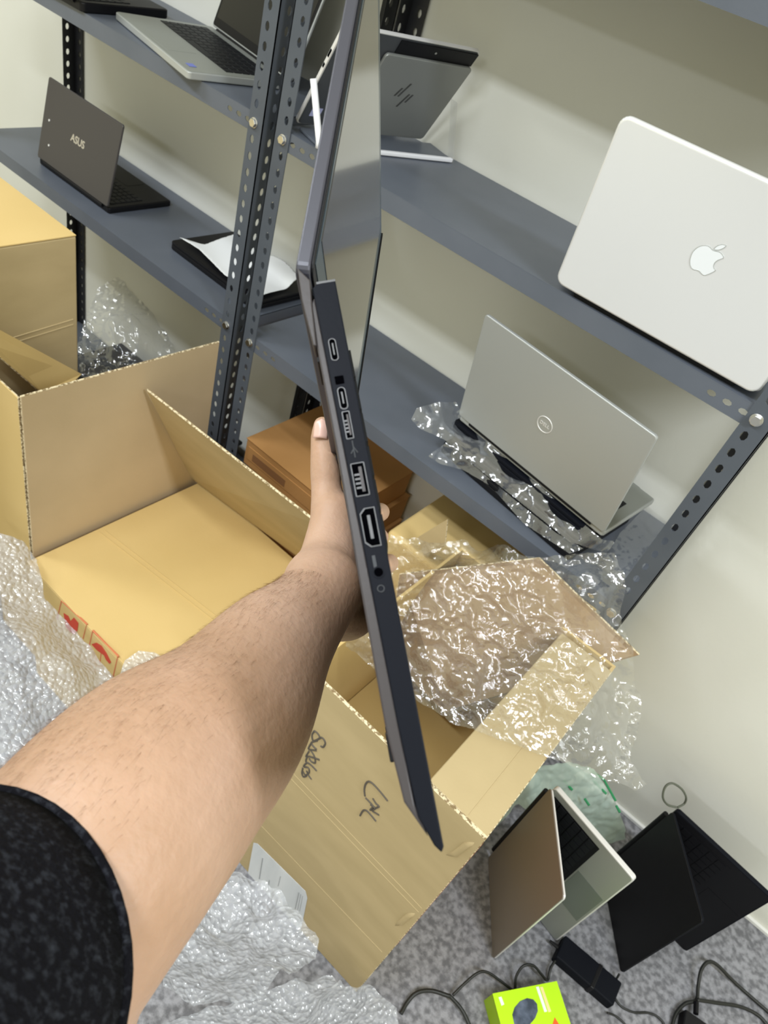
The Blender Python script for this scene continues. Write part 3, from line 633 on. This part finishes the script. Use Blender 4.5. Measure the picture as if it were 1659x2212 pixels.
o = sheet('plastic_bag', [at(x, y, 2, z_) for x, y, z_ in bp], m_bag, 0.003, crumple(0.0025, 20, 0.9, 7), normal=(0.3, -0.8, 0.6)); tag(o, 'clear plastic bag hanging out below, round the lower dark laptop of the shelf pile', 'plastic bag', 'clear bags of the shelf pile')
bp = [(1400, 1095, .845), (1440, 1110, .85), (1480, 1060, .87), (1445, 1160, .84), (1350, 1260, .835), (1300, 1215, .835), (1330, 1150, .84)]
o = sheet('plastic_bag', [at(x, y, 2, z_) for x, y, z_ in [(1395, 1095, .85), (1440, 1125, .85), (1400, 1210, .836), (1350, 1290, .836), (1300, 1220, .836), (1340, 1150, .84)]], m_bag, 0.003, crumple(0.003, 26, 0.9, 8)); tag(o, 'clear plastic bag lying at the right end of the lower shelf, behind the post', 'plastic bag')
# clear bag with dark things below the left rack
o = sheet('plastic_bag', [at(x, y, 2, z_) for x, y, z_ in [(160, 800, .30), (165, 745, .32), (210, 620, .40), (260, 590, .44), (330, 640, .42), (370, 720, .36), (385, 800, .30), (250, 850, .28)]], m_bag, 0.004, crumple(0.016, 14, 0.9, 9), inner=[at(270, 700, 2, .42)]); tag(o, 'clear plastic bag heaped under the left rack, behind the tall box', 'plastic bag')
dk = thing('storage_crate', 'black crate on the floor under the left rack, covered by a clear bag', 'crate', (-0.85, 0.12, LV[0]))
obj('body', MB().box((-0.95, 0.02, LV[0]+.001), (0.62, 0, 0), (0, 0.26, 0), (0, 0, 0.10)), m_black, dk, bevel=0.006)
obj('rim', MB().box((-0.957, 0.013, LV[0]+.09), (0.634, 0, 0), (0, 0.274, 0), (0, 0, 0.012)), m_black, dk, bevel=0.003)
# green and white carrier bag on the floor
o = sheet('carrier_bag', [at(x, y, 2, z_) for x, y, z_ in [(1165, 1655, .30), (1230, 1650, .30), (1285, 1665, .28), (1330, 1730, .18), (1352, 1790, .10), (1350, 1812, .04), (1325, 1828, .015), (1270, 1800, .05), (1120, 1740, .2), (1060, 1800, .12), (1035, 1800, .10), (1100, 1700, .25)]], m_bagg, 0.004, crumple(0.010, 12, 0.8, 11), inner=[at(1280, 1740, 2, .2)])
tag(o, 'crumpled pale green plastic carrier bag by the wall, behind the champagne laptop', 'plastic bag')
mb = MB()
for P in ([(1268, 1665), (1300, 1690), (1325, 1735)], [(1275, 1690), (1305, 1720)], [(1258, 1730), (1268, 1745)], [(1326, 1745), (1334, 1760)], [(1212, 1690), (1232, 1712)]):
    mb.tube([at(x, y, 2, .22)+V(0, -0.0, 0.012) for x, y in P], 0.003, 6)
q = obj('bag_print', mb, m_bagprint, o)

# ------------------------------------------------------------ laptops on the floor, standing on their sides like open books
def book(label, hx, hy, f1, f2, z0, h, m_out, m_in, m_e, group=None, keym=None, m_pad=None):
    H = V(hx, hy, z0); a = V(f1[0]-hx, f1[1]-hy, 0); b = V(f2[0]-hx, f2[1]-hy, 0); la, lb = a.length, b.length; a.normalize(); b.normalize()
    up = V(0, 0, 1); na = up.cross(a); na = na if na.dot(b) < 0 else -na; nb = up.cross(b); nb = nb if nb.dot(a) < 0 else -nb
    t = thing('laptop', label, 'laptop', H)
    obj('lid', slab(MB(), H+up*0.0005+a*0.012, a, up, na, la-0.012, h, 0.0022, 0.008), m_out, t, bevel=0.0008)
    obj('lid_frame', slab(MB(), H+up*0.0005+a*0.012-na*0.004, a, up, na, la-0.012, h, 0.0039, 0.008), m_e, t, bevel=0.0008)
    obj('screen', MB().box(H+up*0.012+a*0.03-na*0.0046, a*(la-0.05), up*(h-0.024), na*0.0004), m_scr_dull, t)
    obj('base', slab(MB(), H+up*0.0005+b*0.012, b, up, nb, lb-0.012, h, 0.012, 0.008), m_e, t, bevel=0.0015)
    obj('deck', slab(MB(), H+up*0.003+b*0.014-nb*0.0008, b, up, nb, lb-0.017, h-0.005, 0.0008, 0.007), m_in, t)
    mb = MB(); o = H+up*(h*0.06)+b*(0.012+0.57*lb)-nb*0.0009
    obj('keyboard_well', MB().box(H+up*(h*0.05)+b*(0.025)-nb*0.0009, b*(0.55*lb), up*(h*0.90), -nb*0.0003), m_black, t)
    keyboard(mb, o, up, -b, -nb, h*0.88, lb*0.52); obj('keyboard', mb, keym or m_key, t)
    obj('touchpad', MB().box(H+up*(h*0.33)+b*(0.012+0.62*lb)-nb*0.0009, b*(0.30*lb), up*(h*0.34), -nb*0.0005), m_pad or m_in, t)
    obj('hinge', MB().tube([H+up*0.03+b*0.004, H+up*(h-0.03)+b*0.004], 0.006, 12), m_black, t)
    return t
L1 = book('champagne and silver laptop standing open on its side on the carpet', 1.010, -0.052, (1.149, -0.241), (1.242, -0.100), 0.001, 0.375, m_champ, m_palm, m_edge, m_pad=m_padd)
hp_ = at(1455, 1738, 2, .355)
f1b = at(1342, 2102, 2, 0); f2b = at(1448, 2057, 2, 0)
L2 = book('black laptop standing open on its side by the wall, grey cord at its hinge', hp_.x, hp_.y, (f1b.x, f1b.y), (f2b.x+0.03, f2b.y+0.03), 0.001, 0.345, m_black, m_black, m_char, keym=m_black)
hr_ = V(hp_.x, hp_.y, .352)
mb = MB(); cc = at(1457, 1722, 2, .372); mb.tube(catmull([at(1462, 1744, 2, .350), at(1442, 1738, 2, .352), at(1432, 1722, 2, .375), at(1437, 1700, 2, .40), at(1452, 1692, 2, .41), at(1472, 1704, 2, .40), at(1482, 1722, 2, .38), at(1478, 1736, 2, .354), at(1464, 1744, 2, .350)], 6), 0.0025, 8)
tag(obj('cord_loop', mb, m_cordg, smooth=True), 'thin grey-green cord loop on top of the black floor laptop', 'cord')

# ------------------------------------------------------------ small things on the carpet
a0, a1, a2 = at(1200, 2066, 2, .03), at(1318, 2168, 2, .03), at(1228, 2050, 2, .03)
ax = (a1-a0); ax.z = 0; al = 0.150; ax.normalize(); ay = V(0, 0, 1).cross(ax)
AD = thing('power_adapter', 'black laptop power adapter brick beside the lime green box', 'power adapter', (a0.x, a0.y, 0))
a0.z = 0.0015
obj('body', MB().box(a0, ax*al, ay*0.058, (0, 0, 0.030)), m_char, AD, bevel=0.004, seg=3)
obj('strap', MB().box(a0+ax*0.09-ay*0.0008-V(0, 0, .001), ax*0.010, ay*0.0596, (0, 0, 0.0318)), m_black, AD, bevel=0.002)
obj('strain_relief', MB().tube([a0+ay*0.029+V(0, 0, .015)+ax*0.002, a0+ay*0.029+V(0, 0, .013)-ax*0.022], [0.0055, 0.0032], 10), m_black, AD)
def cable(name, pts, r, label, cat='cable', group=None, m=m_cable):
    P = [at(x, y, 2, max(z_, r)) for x, y, z_ in pts]
    return tag(obj(name, MB().tube(catmull(P, 8), r, 8), m, smooth=True), label, cat, group)
cable('cable', [(866, 2190, .004), (880, 2165, .006), (900, 2145, .012), (930, 2140, .02), (965, 2150, .02), (975, 2155, .018), (1000, 2185, .01), (1020, 2230, .005)], 0.0042, 'thick black cable looping left of the lime green box')
cable('cable', [(978, 2150, .012), (1000, 2128, .02), (1030, 2103, .03), (1052, 2100, .03), (1080, 2118, .02), (1105, 2137, .008), (1112, 2137, .006), (1115, 2110, .02), (1130, 2087, .035), (1152, 2086, .035), (1170, 2105, .02), (1183, 2117, .006), (1190, 2090, .012), (1212, 2058, .016)], 0.0030, 'thin black cable arching between the thick cable and the power adapter')
cable('cable', [(1338, 2104, .02), (1330, 2118, .008), (1322, 2140, .004), (1340, 2172, .004), (1370, 2187, .004), (1400, 2188, .004), (1425, 2200, .004), (1445, 2230, .004)], 0.0026, 'thin black cable curling from under the black floor laptop')
cable('cable', [(1312, 2188, .008), (1330, 2195, .004), (1352, 2215, .004), (1365, 2240, .004)], 0.0024, 'thin black cable leaving the near end of the power adapter')
cable('cable', [(1450, 2225, .005), (1460, 2190, .01), (1480, 2168, .014), (1504, 2160, .016), (1508, 2130, .02), (1515, 2095, .03), (1530, 2078, .035), (1550, 2085, .03), (1590, 2125, .01), (1670, 2195, .005)], 0.0042, 'thick black cable rising in a peak at the lower right corner')
cable('cable', [(1506, 2160, .024), (1545, 2166, .012), (1600, 2175, .006), (1640, 2195, .005), (1665, 2225, .005)], 0.0042, 'thick black cable running level towards the lower right corner')
ch = thing('charger_plug', 'black square charger plug at the bottom right among the cables', 'charger', at(1500, 2200, 2, 0))
c0p = at(1476, 2196, 2, .0); obj('body', MB().box(V(c0p.x, c0p.y-0.065, 0.001), V(0.055, 0.01, 0), V(-0.012, 0.065, 0), (0, 0, 0.03)), m_black, ch, bevel=0.003)
obj('strain_relief', MB().tube([at(1503, 2190, 2, .022), at(1504, 2165, 2, .02)], 0.006, 10), m_black, ch)
# lime green mouse box
g0, g1, g2 = at(1064, 2146, 2, .055), at(1203, 2119, 2, .055), at(1245, 2230, 2, .055)
gx = (g1-g0); gw = gx.length; gx.normalize(); gy = (V(0, 0, 1).cross(gx)); gd = 0.13
G = thing('mouse_box', 'lime green box with a picture of a dark computer mouse, bottom edge', 'box', (g0.x, g0.y, 0))
gb = V(g0.x, g0.y, 0.001)-gy*gd
obj('body', MB().box(gb, gx*gw, gy*gd, (0, 0, 0.0530)), m_greend, G, bevel=0.001)
obj('top_print', MB().box(gb+V(0, 0, .0532), gx*gw, gy*gd, (0, 0, 0.0008)), m_green, G, bevel=0.0003)
gt = gb+V(0, 0, .0541)
def gp(px, py): return at(1040+px/5.184, 2080+py/5.184, 2, .0551)
obj('mouse_picture', MB().prism([gp(x, y) for x, y in [(345, 580), (370, 500), (430, 430), (510, 395), (580, 410), (622, 460), (630, 540), (600, 620), (540, 690), (450, 730), (370, 700)]], (0, 0, 0.0006)), m_mouse, G)
mb = MB()
for P in ([(610, 270), (640, 265), (735, 545), (705, 552)], [(190, 385), (222, 378), (255, 465), (225, 480)]): mb.prism([gp(x, y) for x, y in P], (0, 0, 0.0006))
obj('white_print', mb, m_white, G)
obj('peach_print', MB().prism([gp(x, y) for x, y in [(655, 270), (685, 270), (780, 545), (750, 552)]], (0, 0, 0.0006)), m_peach, G)
obj('orange_print', MB().prism([gp(x, y) for x, y in [(820, 610), (870, 690), (865, 730), (785, 730), (795, 690)]], (0, 0, 0.0006)), m_orange, G)

# ------------------------------------------------------------ the laptop held up in the hand
def cv3(v): return CR*v[0]+CD*v[1]+CF*v[2]
HW = cv3((0.00127, 0.27400, 0.96173)).normalized(); HB = cv3((0.18295, 0.94543, -0.26960)).normalized()
HB = (HB-HW*HB.dot(HW)).normalized(); HL = cv3((0.12840, -0.95381, 0.27158)).normalized(); HL = (HL-HW*HL.dot(HW)).normalized()
HN = HB.cross(HW); HO = cw((-0.0225, -0.1068, 0.3401)); BLEN, WID = 0.2485, 0.2934
HLN = HL.cross(HW); HLN = HLN if HLN.dot(HN) > 0 else -HLN      # screen side
HT = thing('held_laptop', 'thin black laptop held up sideways in the hand, its edge with the ports towards us', 'laptop', HO)
def Q(u, v, n): return HO+HB*u+HW*v+HN*n
# base: side profile (u along the depth, n towards the keys), extruded over the width
prof = [(-0.002, 0.0), (BLEN-0.002, 0.0), (BLEN, -0.0012), (BLEN-0.003, -0.0035), (BLEN-0.014, -0.0075), (0.20, -0.0088), (0.12, -0.0096), (0.06, -0.0105), (0.0, -0.0112), (-0.002, -0.009)]
obj('base', MB().prism([Q(u, 0, n) for u, n in prof], HW*WID), m_char, HT, bevel=0.0006)
prof2 = [(0.004, -0.0108), (0.23, -0.0078), (BLEN-0.006, -0.0050), (BLEN-0.020, -0.0118), (0.20, -0.0138), (0.14, -0.0138), (0.08, -0.0134), (0.03, -0.0140), (0.008, -0.0135)]
obj('bottom_cover', MB().prism([Q(u, 0.0008, n) for u, n in prof2], HW*(WID-0.0016)), m_under, HT, bevel=0.0008)
for v in (0.02, WID-0.045):
    obj('rubber_foot', MB().box(Q(BLEN-0.046, v, -0.0122), HB*0.012, HW*0.025, -HN*0.0022), m_black, HT, bevel=0.0006)
    obj('rubber_foot', MB().box(Q(0.02, v, -0.0130), HB*0.008, HW*0.025, -HN*0.0022), m_black, HT, bevel=0.0006)
mb = MB()
for k in range(7): mb.box(Q(0.030+k*0.0035, 0.06, -0.0134), HB*0.0018, HW*0.17, -HN*0.0004)
obj('vent', mb, m_hole, HT)
mb = MB(); keyboard(mb, Q(0.125, 0.015, 0.0), HW, -HB, HN, WID-0.03, 0.10); obj('keyboard', mb, m_key, HT)
obj('touchpad', MB().box(Q(0.145, 0.095, 0.0), HB*0.07, HW*0.105, HN*0.0004), m_under, HT)
# lid
HLo = HO-HN*0.0119-HB*0.004; LLEN = BLEN
def QL(u, v, n): return HLo+HL*u+HW*v+HLN*n
obj('lid', slab(MB(), QL(0.004, 0, -0.0080), HL, HW, HLN, LLEN-0.004, WID, 0.0070, 0.006), m_lidp, HT, bevel=0.001, label='grey lid back and edge')
obj('screen_frame', slab(MB(), QL(0.006, 0.001, -0.0009), HL, HW, HLN, LLEN-0.007, WID-0.002, 0.0012, 0.006), m_black, HT, bevel=0.0004)
obj('bezel', MB().box(QL(0.012, 0.004, 0.0003), HL*(LLEN-0.016), HW*(WID-0.008), HLN*0.0004), m_bezel, HT)
obj('screen', MB().box(QL(0.028, 0.008, 0.0007), HL*(LLEN-0.042), HW*(WID-0.036), HLN*0.0003), m_screen, HT, label='glossy dark screen mirroring the wall')
obj('screen_rim', MB().box(QL(0.010, WID-0.0035, 0.0002), HL*(LLEN-0.012), HW*0.003, HLN*0.0016), m_black, HT)
# hinges
for v in (0.012, WID-0.06):
    mb = MB().tube([Q(-0.003, v, -0.0105), Q(-0.003, v+0.045, -0.0105)], 0.0045, 16); obj('hinge', mb, m_char, HT, smooth=False)
obj('hinge_cap', MB().prism([Q(-0.012, -0.0006, -0.0165), Q(-0.004, -0.0006, -0.0115), Q(0.010, -0.0006, -0.0128), Q(0.030, -0.0006, -0.0140), Q(0.030, -0.0006, -0.0155), Q(0.006, -0.0006, -0.0170)], HW*0.012), m_under, HT, bevel=0.0006)
obj('rear_edge', MB().box(Q(-0.0032, 0.0005, -0.009), HB*0.0012, HW*0.02, HN*0.009), m_port, HT)
# ports on the near side: u measured along the depth from the photo
def u_of(py):   # where along the base edge a photo row falls
    lo_u, hi_u = 0.0, BLEN
    for _ in range(40):
        mid = (lo_u+hi_u)/2; p = Q(mid, 0, -0.006)-CAM; y = 1106+F*p.dot(CD)/p.dot(CF)
        if y < py: lo_u = mid
        else: hi_u = mid
    return (lo_u+hi_u)/2
def port(y0, y1, n0, n1, kind):
    u0, u1 = u_of(y0), u_of(y1); w_, h_ = u1-u0, n1-n0; vo = -0.0004
    sh = {'c': 0.48*abs(h_), 'a': 0.0006, 'hd': 0.0012, 'lock': 0.0004}[kind]
    def pr(ins, d0, d1, name, m, par):
        r = max(sh-ins*0.7, 0.0003); pts = [(a+ins, b+ins) for a, b in rrect(w_-2*ins, h_-2*ins, min(r, (h_-2*ins)*.49))]
        if kind == 'hd': c = 0.0022; pts = [(ins, ins+c), (ins+c, ins), (w_-ins-c, ins), (w_-ins, ins+c), (w_-ins, h_-ins), (ins, h_-ins)]
        return obj(name, MB().prism([Q(u0+a, d0, n0+b) for a, b in pts], HW*(d1-d0)), m, par)
    p = pr(0, -0.0003, 0.002, 'port', m_port if kind in ('c', 'a', 'hd') else m_hole, HT)
    pr(0.0005, -0.0005, 0.001, 'port_opening', m_hole, p)
    if kind == 'c': obj('port_tongue', MB().box(Q(u0+w_*.24, -0.0008, n0+h_*.42), HB*(w_*.52), HN*(h_*.18), HW*0.0005), m_port, p)
    if kind == 'a':
        obj('port_tongue', MB().box(Q(u0+w_*.14, -0.0008, n0+h_*.52), HB*(w_*.74), HN*(h_*.22), HW*0.0005), m_under, p)
        for k in range(4): obj('port_contact', MB().box(Q(u0+w_*(.34+k*.13), -0.0009, n0+h_*.16), HB*(w_*.055), HN*(h_*.36), HW*0.0005), m_port, p)
    if kind == 'hd': obj('port_tongue', MB().box(Q(u0+w_*.2, -0.0008, n0+h_*.42), HB*(w_*.6), HN*(h_*.2), HW*0.0005), m_port, p)
port(731, 779, -0.0086, -0.0050, 'c')
port(836, 884, -0.0086, -0.0048, 'c')
port(812, 829, -0.0086, -0.0046, 'lock')
port(888, 948, -0.0084, -0.0048, 'a')
port(1000, 1072, -0.0088, -0.0026, 'a')
port(1098, 1182, -0.0086, -0.0018, 'hd')
uj = u_of(1237); obj('audio_jack', MB().prism([Q(uj+0.0026*math.cos(a*PI/12), -0.0003, -0.0052+0.0026*math.sin(a*PI/12)) for a in range(24)], HW*0.001), m_char, HT)
obj('audio_jack_hole', MB().prism([Q(uj+0.0019*math.cos(a*PI/12), -0.0005, -0.0052+0.0019*math.sin(a*PI/12)) for a in range(24)], HW*0.001), m_hole, HT)
mb = MB(); um_ = u_of(970)
mb.tube([Q(um_-0.004, -0.0001, -0.006), Q(um_+0.004, -0.0001, -0.006)], 0.0003, 5); mb.tube([Q(um_-0.001, -0.0001, -0.006), Q(um_+0.002, -0.0001, -0.0045)], 0.0003, 5); mb.tube([Q(um_, -0.0001, -0.006), Q(um_+0.002, -0.0001, -0.0075)], 0.0003, 5)
obj('port_symbol', mb, m_mark, HT); mb = MB(); um_ = u_of(1200); mb.box(Q(um_, -0.0002, -0.0068), HB*0.006, HN*0.0014, HW*0.0003)
obj('port_symbol', mb, m_mark, HT); mb = MB(); um_ = u_of(1272); ring(mb, Q(um_, -0.0001, -0.0055), HB, HN, 0.0014, 0.00025, 16)
obj('port_symbol', mb, m_mark, HT)

# ------------------------------------------------------------ the arm and hand holding it
PR = thing('person', 'bare left forearm in a black sleeve, hand gripping the held laptop from below', 'person', ray(300, 1750, .40))
body = MB()
def chain(pts, k=6, seg=20, flat=None, ratio=None):
    "pts: (x, y, depth, radius) in photo points and metres"
    P = catmull([tuple(ray(x, y, z_))+(r,) for x, y, z_, r in pts], k)
    pos = [V(*p[:3]) for p in P]; rad = [float(p[3]) for p in P]
    # round both ends
    def capend(pos, rad):
        d = (pos[0]-pos[1]).normalized(); r = rad[0]; out = []; ro = []
        for a in (80, 60, 40, 20): out.append(pos[0]+d*r*math.sin(math.radians(a))); ro.append(r*math.cos(math.radians(a)))
        return out+pos, ro+rad
    pos, rad = capend(pos, rad); pos, rad = capend(pos[::-1], rad[::-1])
    body.tube(pos, rad, seg)
arm_pts = [(700, 1268, .515, .0285), (660, 1325, .49, .0300), (588, 1405, .455, .0385), (490, 1548, .41, .0490), (350, 1678, .37, .0568), (228, 1815, .335, .0575), (125, 1950, .318, .0570), (55, 2075, .320, .0560), (8, 2210, .325, .0570)]
chain(arm_pts, 6, 28)
SA = V(-0.186, -0.238, -0.955).normalized(); SC = V(-0.159, 0.176, 0.276)     # upper arm, going back into the sleeve
e0 = ray(8, 2210, .325); e1 = cw(SC+SA*0.02); e2 = cw(SC+SA*0.10); e3 = cw(SC+SA*0.20)
ep = [V(p) for p in catmull([e0, e1, e2, e3], 6)]; body.tube(ep, [0.054+0.0004*i if i < 4 else 0.0535 for i in range(len(ep))], 24)
# palm and ball of the thumb
chain([(690, 1262, .52, .0270), (708, 1222, .545, .0240), (716, 1165, .56, .0205), (722, 1110, .568, .0178)])
chain([(715, 1270, .53, .0250), (745, 1262, .57, .0240), (770, 1250, .62, .0200)])
chain([(715, 1330, .525, .0185), (755, 1325, .57, .0210), (780, 1300, .62, .0200)])
chain([(745, 1215, .585, .0190), (768, 1190, .62, .0170)])
# thumb lying on the underside, tip up
chain([(716, 1130, .566, .0172), (706, 1060, .578, .0128), (703, 1020, .580, .0124), (699, 975, .583, .0108), (697, 940, .586, .0098), (696, 918, .587, .0075)], 6, 20)
# four fingers round the far edge, tips on the keyboard side
def finger(kx, ky, tx, ty, r):
    chain([(kx, ky, .62, r*1.25), ((kx+tx)/2-8, (ky+ty)/2-14, .655, r*1.12), (tx+10, ty-6, .640, r*1.05), (tx+6, ty-2, .60, r*1.0), (tx, ty, .565, r*.92)], 6, 16)
finger(765, 1150, 810, 1112, .0080)
finger(770, 1205, 809, 1166, .0076)
finger(775, 1255, 829, 1222, .0080)
finger(780, 1305, 816, 1282, .0066)
armo = obj('arm', body, m_skin, PR, smooth=True)
md = armo.modifiers.new('remesh', 'REMESH'); md.mode = 'VOXEL'; md.voxel_size = 0.0022; md.use_smooth_shade = True
md = armo.modifiers.new('smooth', 'SMOOTH'); md.factor = 0.6; md.iterations = 9
# nail
nc = ray(694, 925, .5735); n1 = (ray(696, 905, .575)-ray(692, 950, .573)).normalized(); nf = (CAM-nc).normalized(); nx_ = n1.cross(nf).normalized(); nf = nx_.cross(n1)
mb = MB(); rows = []
for i in range(9):
    for j in range(9):
        a = -1+2*i/8; b = -1+2*j/8; wq = math.sqrt(max(0, 1-max(0, (b-0.45)/0.55)**2*0.9))
        mb.v.append(nc+nx_*(a*0.0058*wq)+n1*(b*0.0078)+nf*(0.0008-0.0026*a*a-0.0012*max(0, b)**2))
for i in range(8):
    for j in range(8): k = i*9+j; mb.f.append([k, k+1, k+10, k+9])
no = obj('thumbnail', mb, m_nail, PR, smooth=True); md = no.modifiers.new('thickness', 'SOLIDIFY'); md.thickness = 0.0008
# sleeve
SA = V(-0.186, -0.238, -0.955).normalized(); SC = V(-0.159, 0.176, 0.276)
SP = [(cw(SC+SA*d), r) for d, r in ((0, .0665), (.02, .0668), (.05, .068), (.08, .069), (.11, .070), (.14, .071), (.19, .073))]
mb = MB()
mb.tube([p for p, r in SP], [r for p, r in SP], 48, cap=False)
so = obj('sleeve', mb, m_cloth, PR, smooth=True); md = so.modifiers.new('thickness', 'SOLIDIFY'); md.thickness = 0.003
mb = MB(); p0, r0 = SP[0]; t0_ = (SP[1][0]-SP[0][0]).normalized(); uu = t0_.orthogonal().normalized(); vv = t0_.cross(uu)
mb.tube([p0+uu*r0*math.cos(2*PI*i/48)+vv*r0*math.sin(2*PI*i/48) for i in range(49)], 0.0022, 8); obj('cuff_hem', mb, m_cloth, so, smooth=True)
# fine arm hair
mb = MB(); AP = catmull([tuple(ray(x, y, z_))+(r,) for x, y, z_, r in arm_pts], 20)
for k in range(4200):
    i = random.randint(14, 125); p = V(*AP[i][:3]); r = AP[i][3]; t = (V(*AP[i+1][:3])-p).normalized()
    tocam = (CAM-p); tocam = (tocam-t*tocam.dot(t)).normalized(); sd = t.cross(tocam); sd = sd if sd.dot(CD) < 0 else -sd
    a = random.triangular(-0.15, 1.9, 1.35); nn = tocam*math.cos(a)+sd*math.sin(a)
    root = p+nn*r*0.985; L_ = random.uniform(0.004, 0.010); dr = (nn*0.45+t*0.9+V(random.uniform(-.3, .3), random.uniform(-.3, .3), random.uniform(-.3, .3))).normalized()
    b1 = root+dr*L_*0.5; b2 = root+dr*L_+t*L_*0.3-nn*L_*0.15; e = t.cross(dr).normalized()*0.00006
    n0 = len(mb.v); mb.v += [root-e, root+e, b1+e*.7, b1-e*.7, b2]; mb.f += [[n0, n0+1, n0+2, n0+3], [n0+3, n0+2, n0+4]]
ho = obj('arm_hair', mb, m_hair, PR); ho['kind'] = 'stuff'
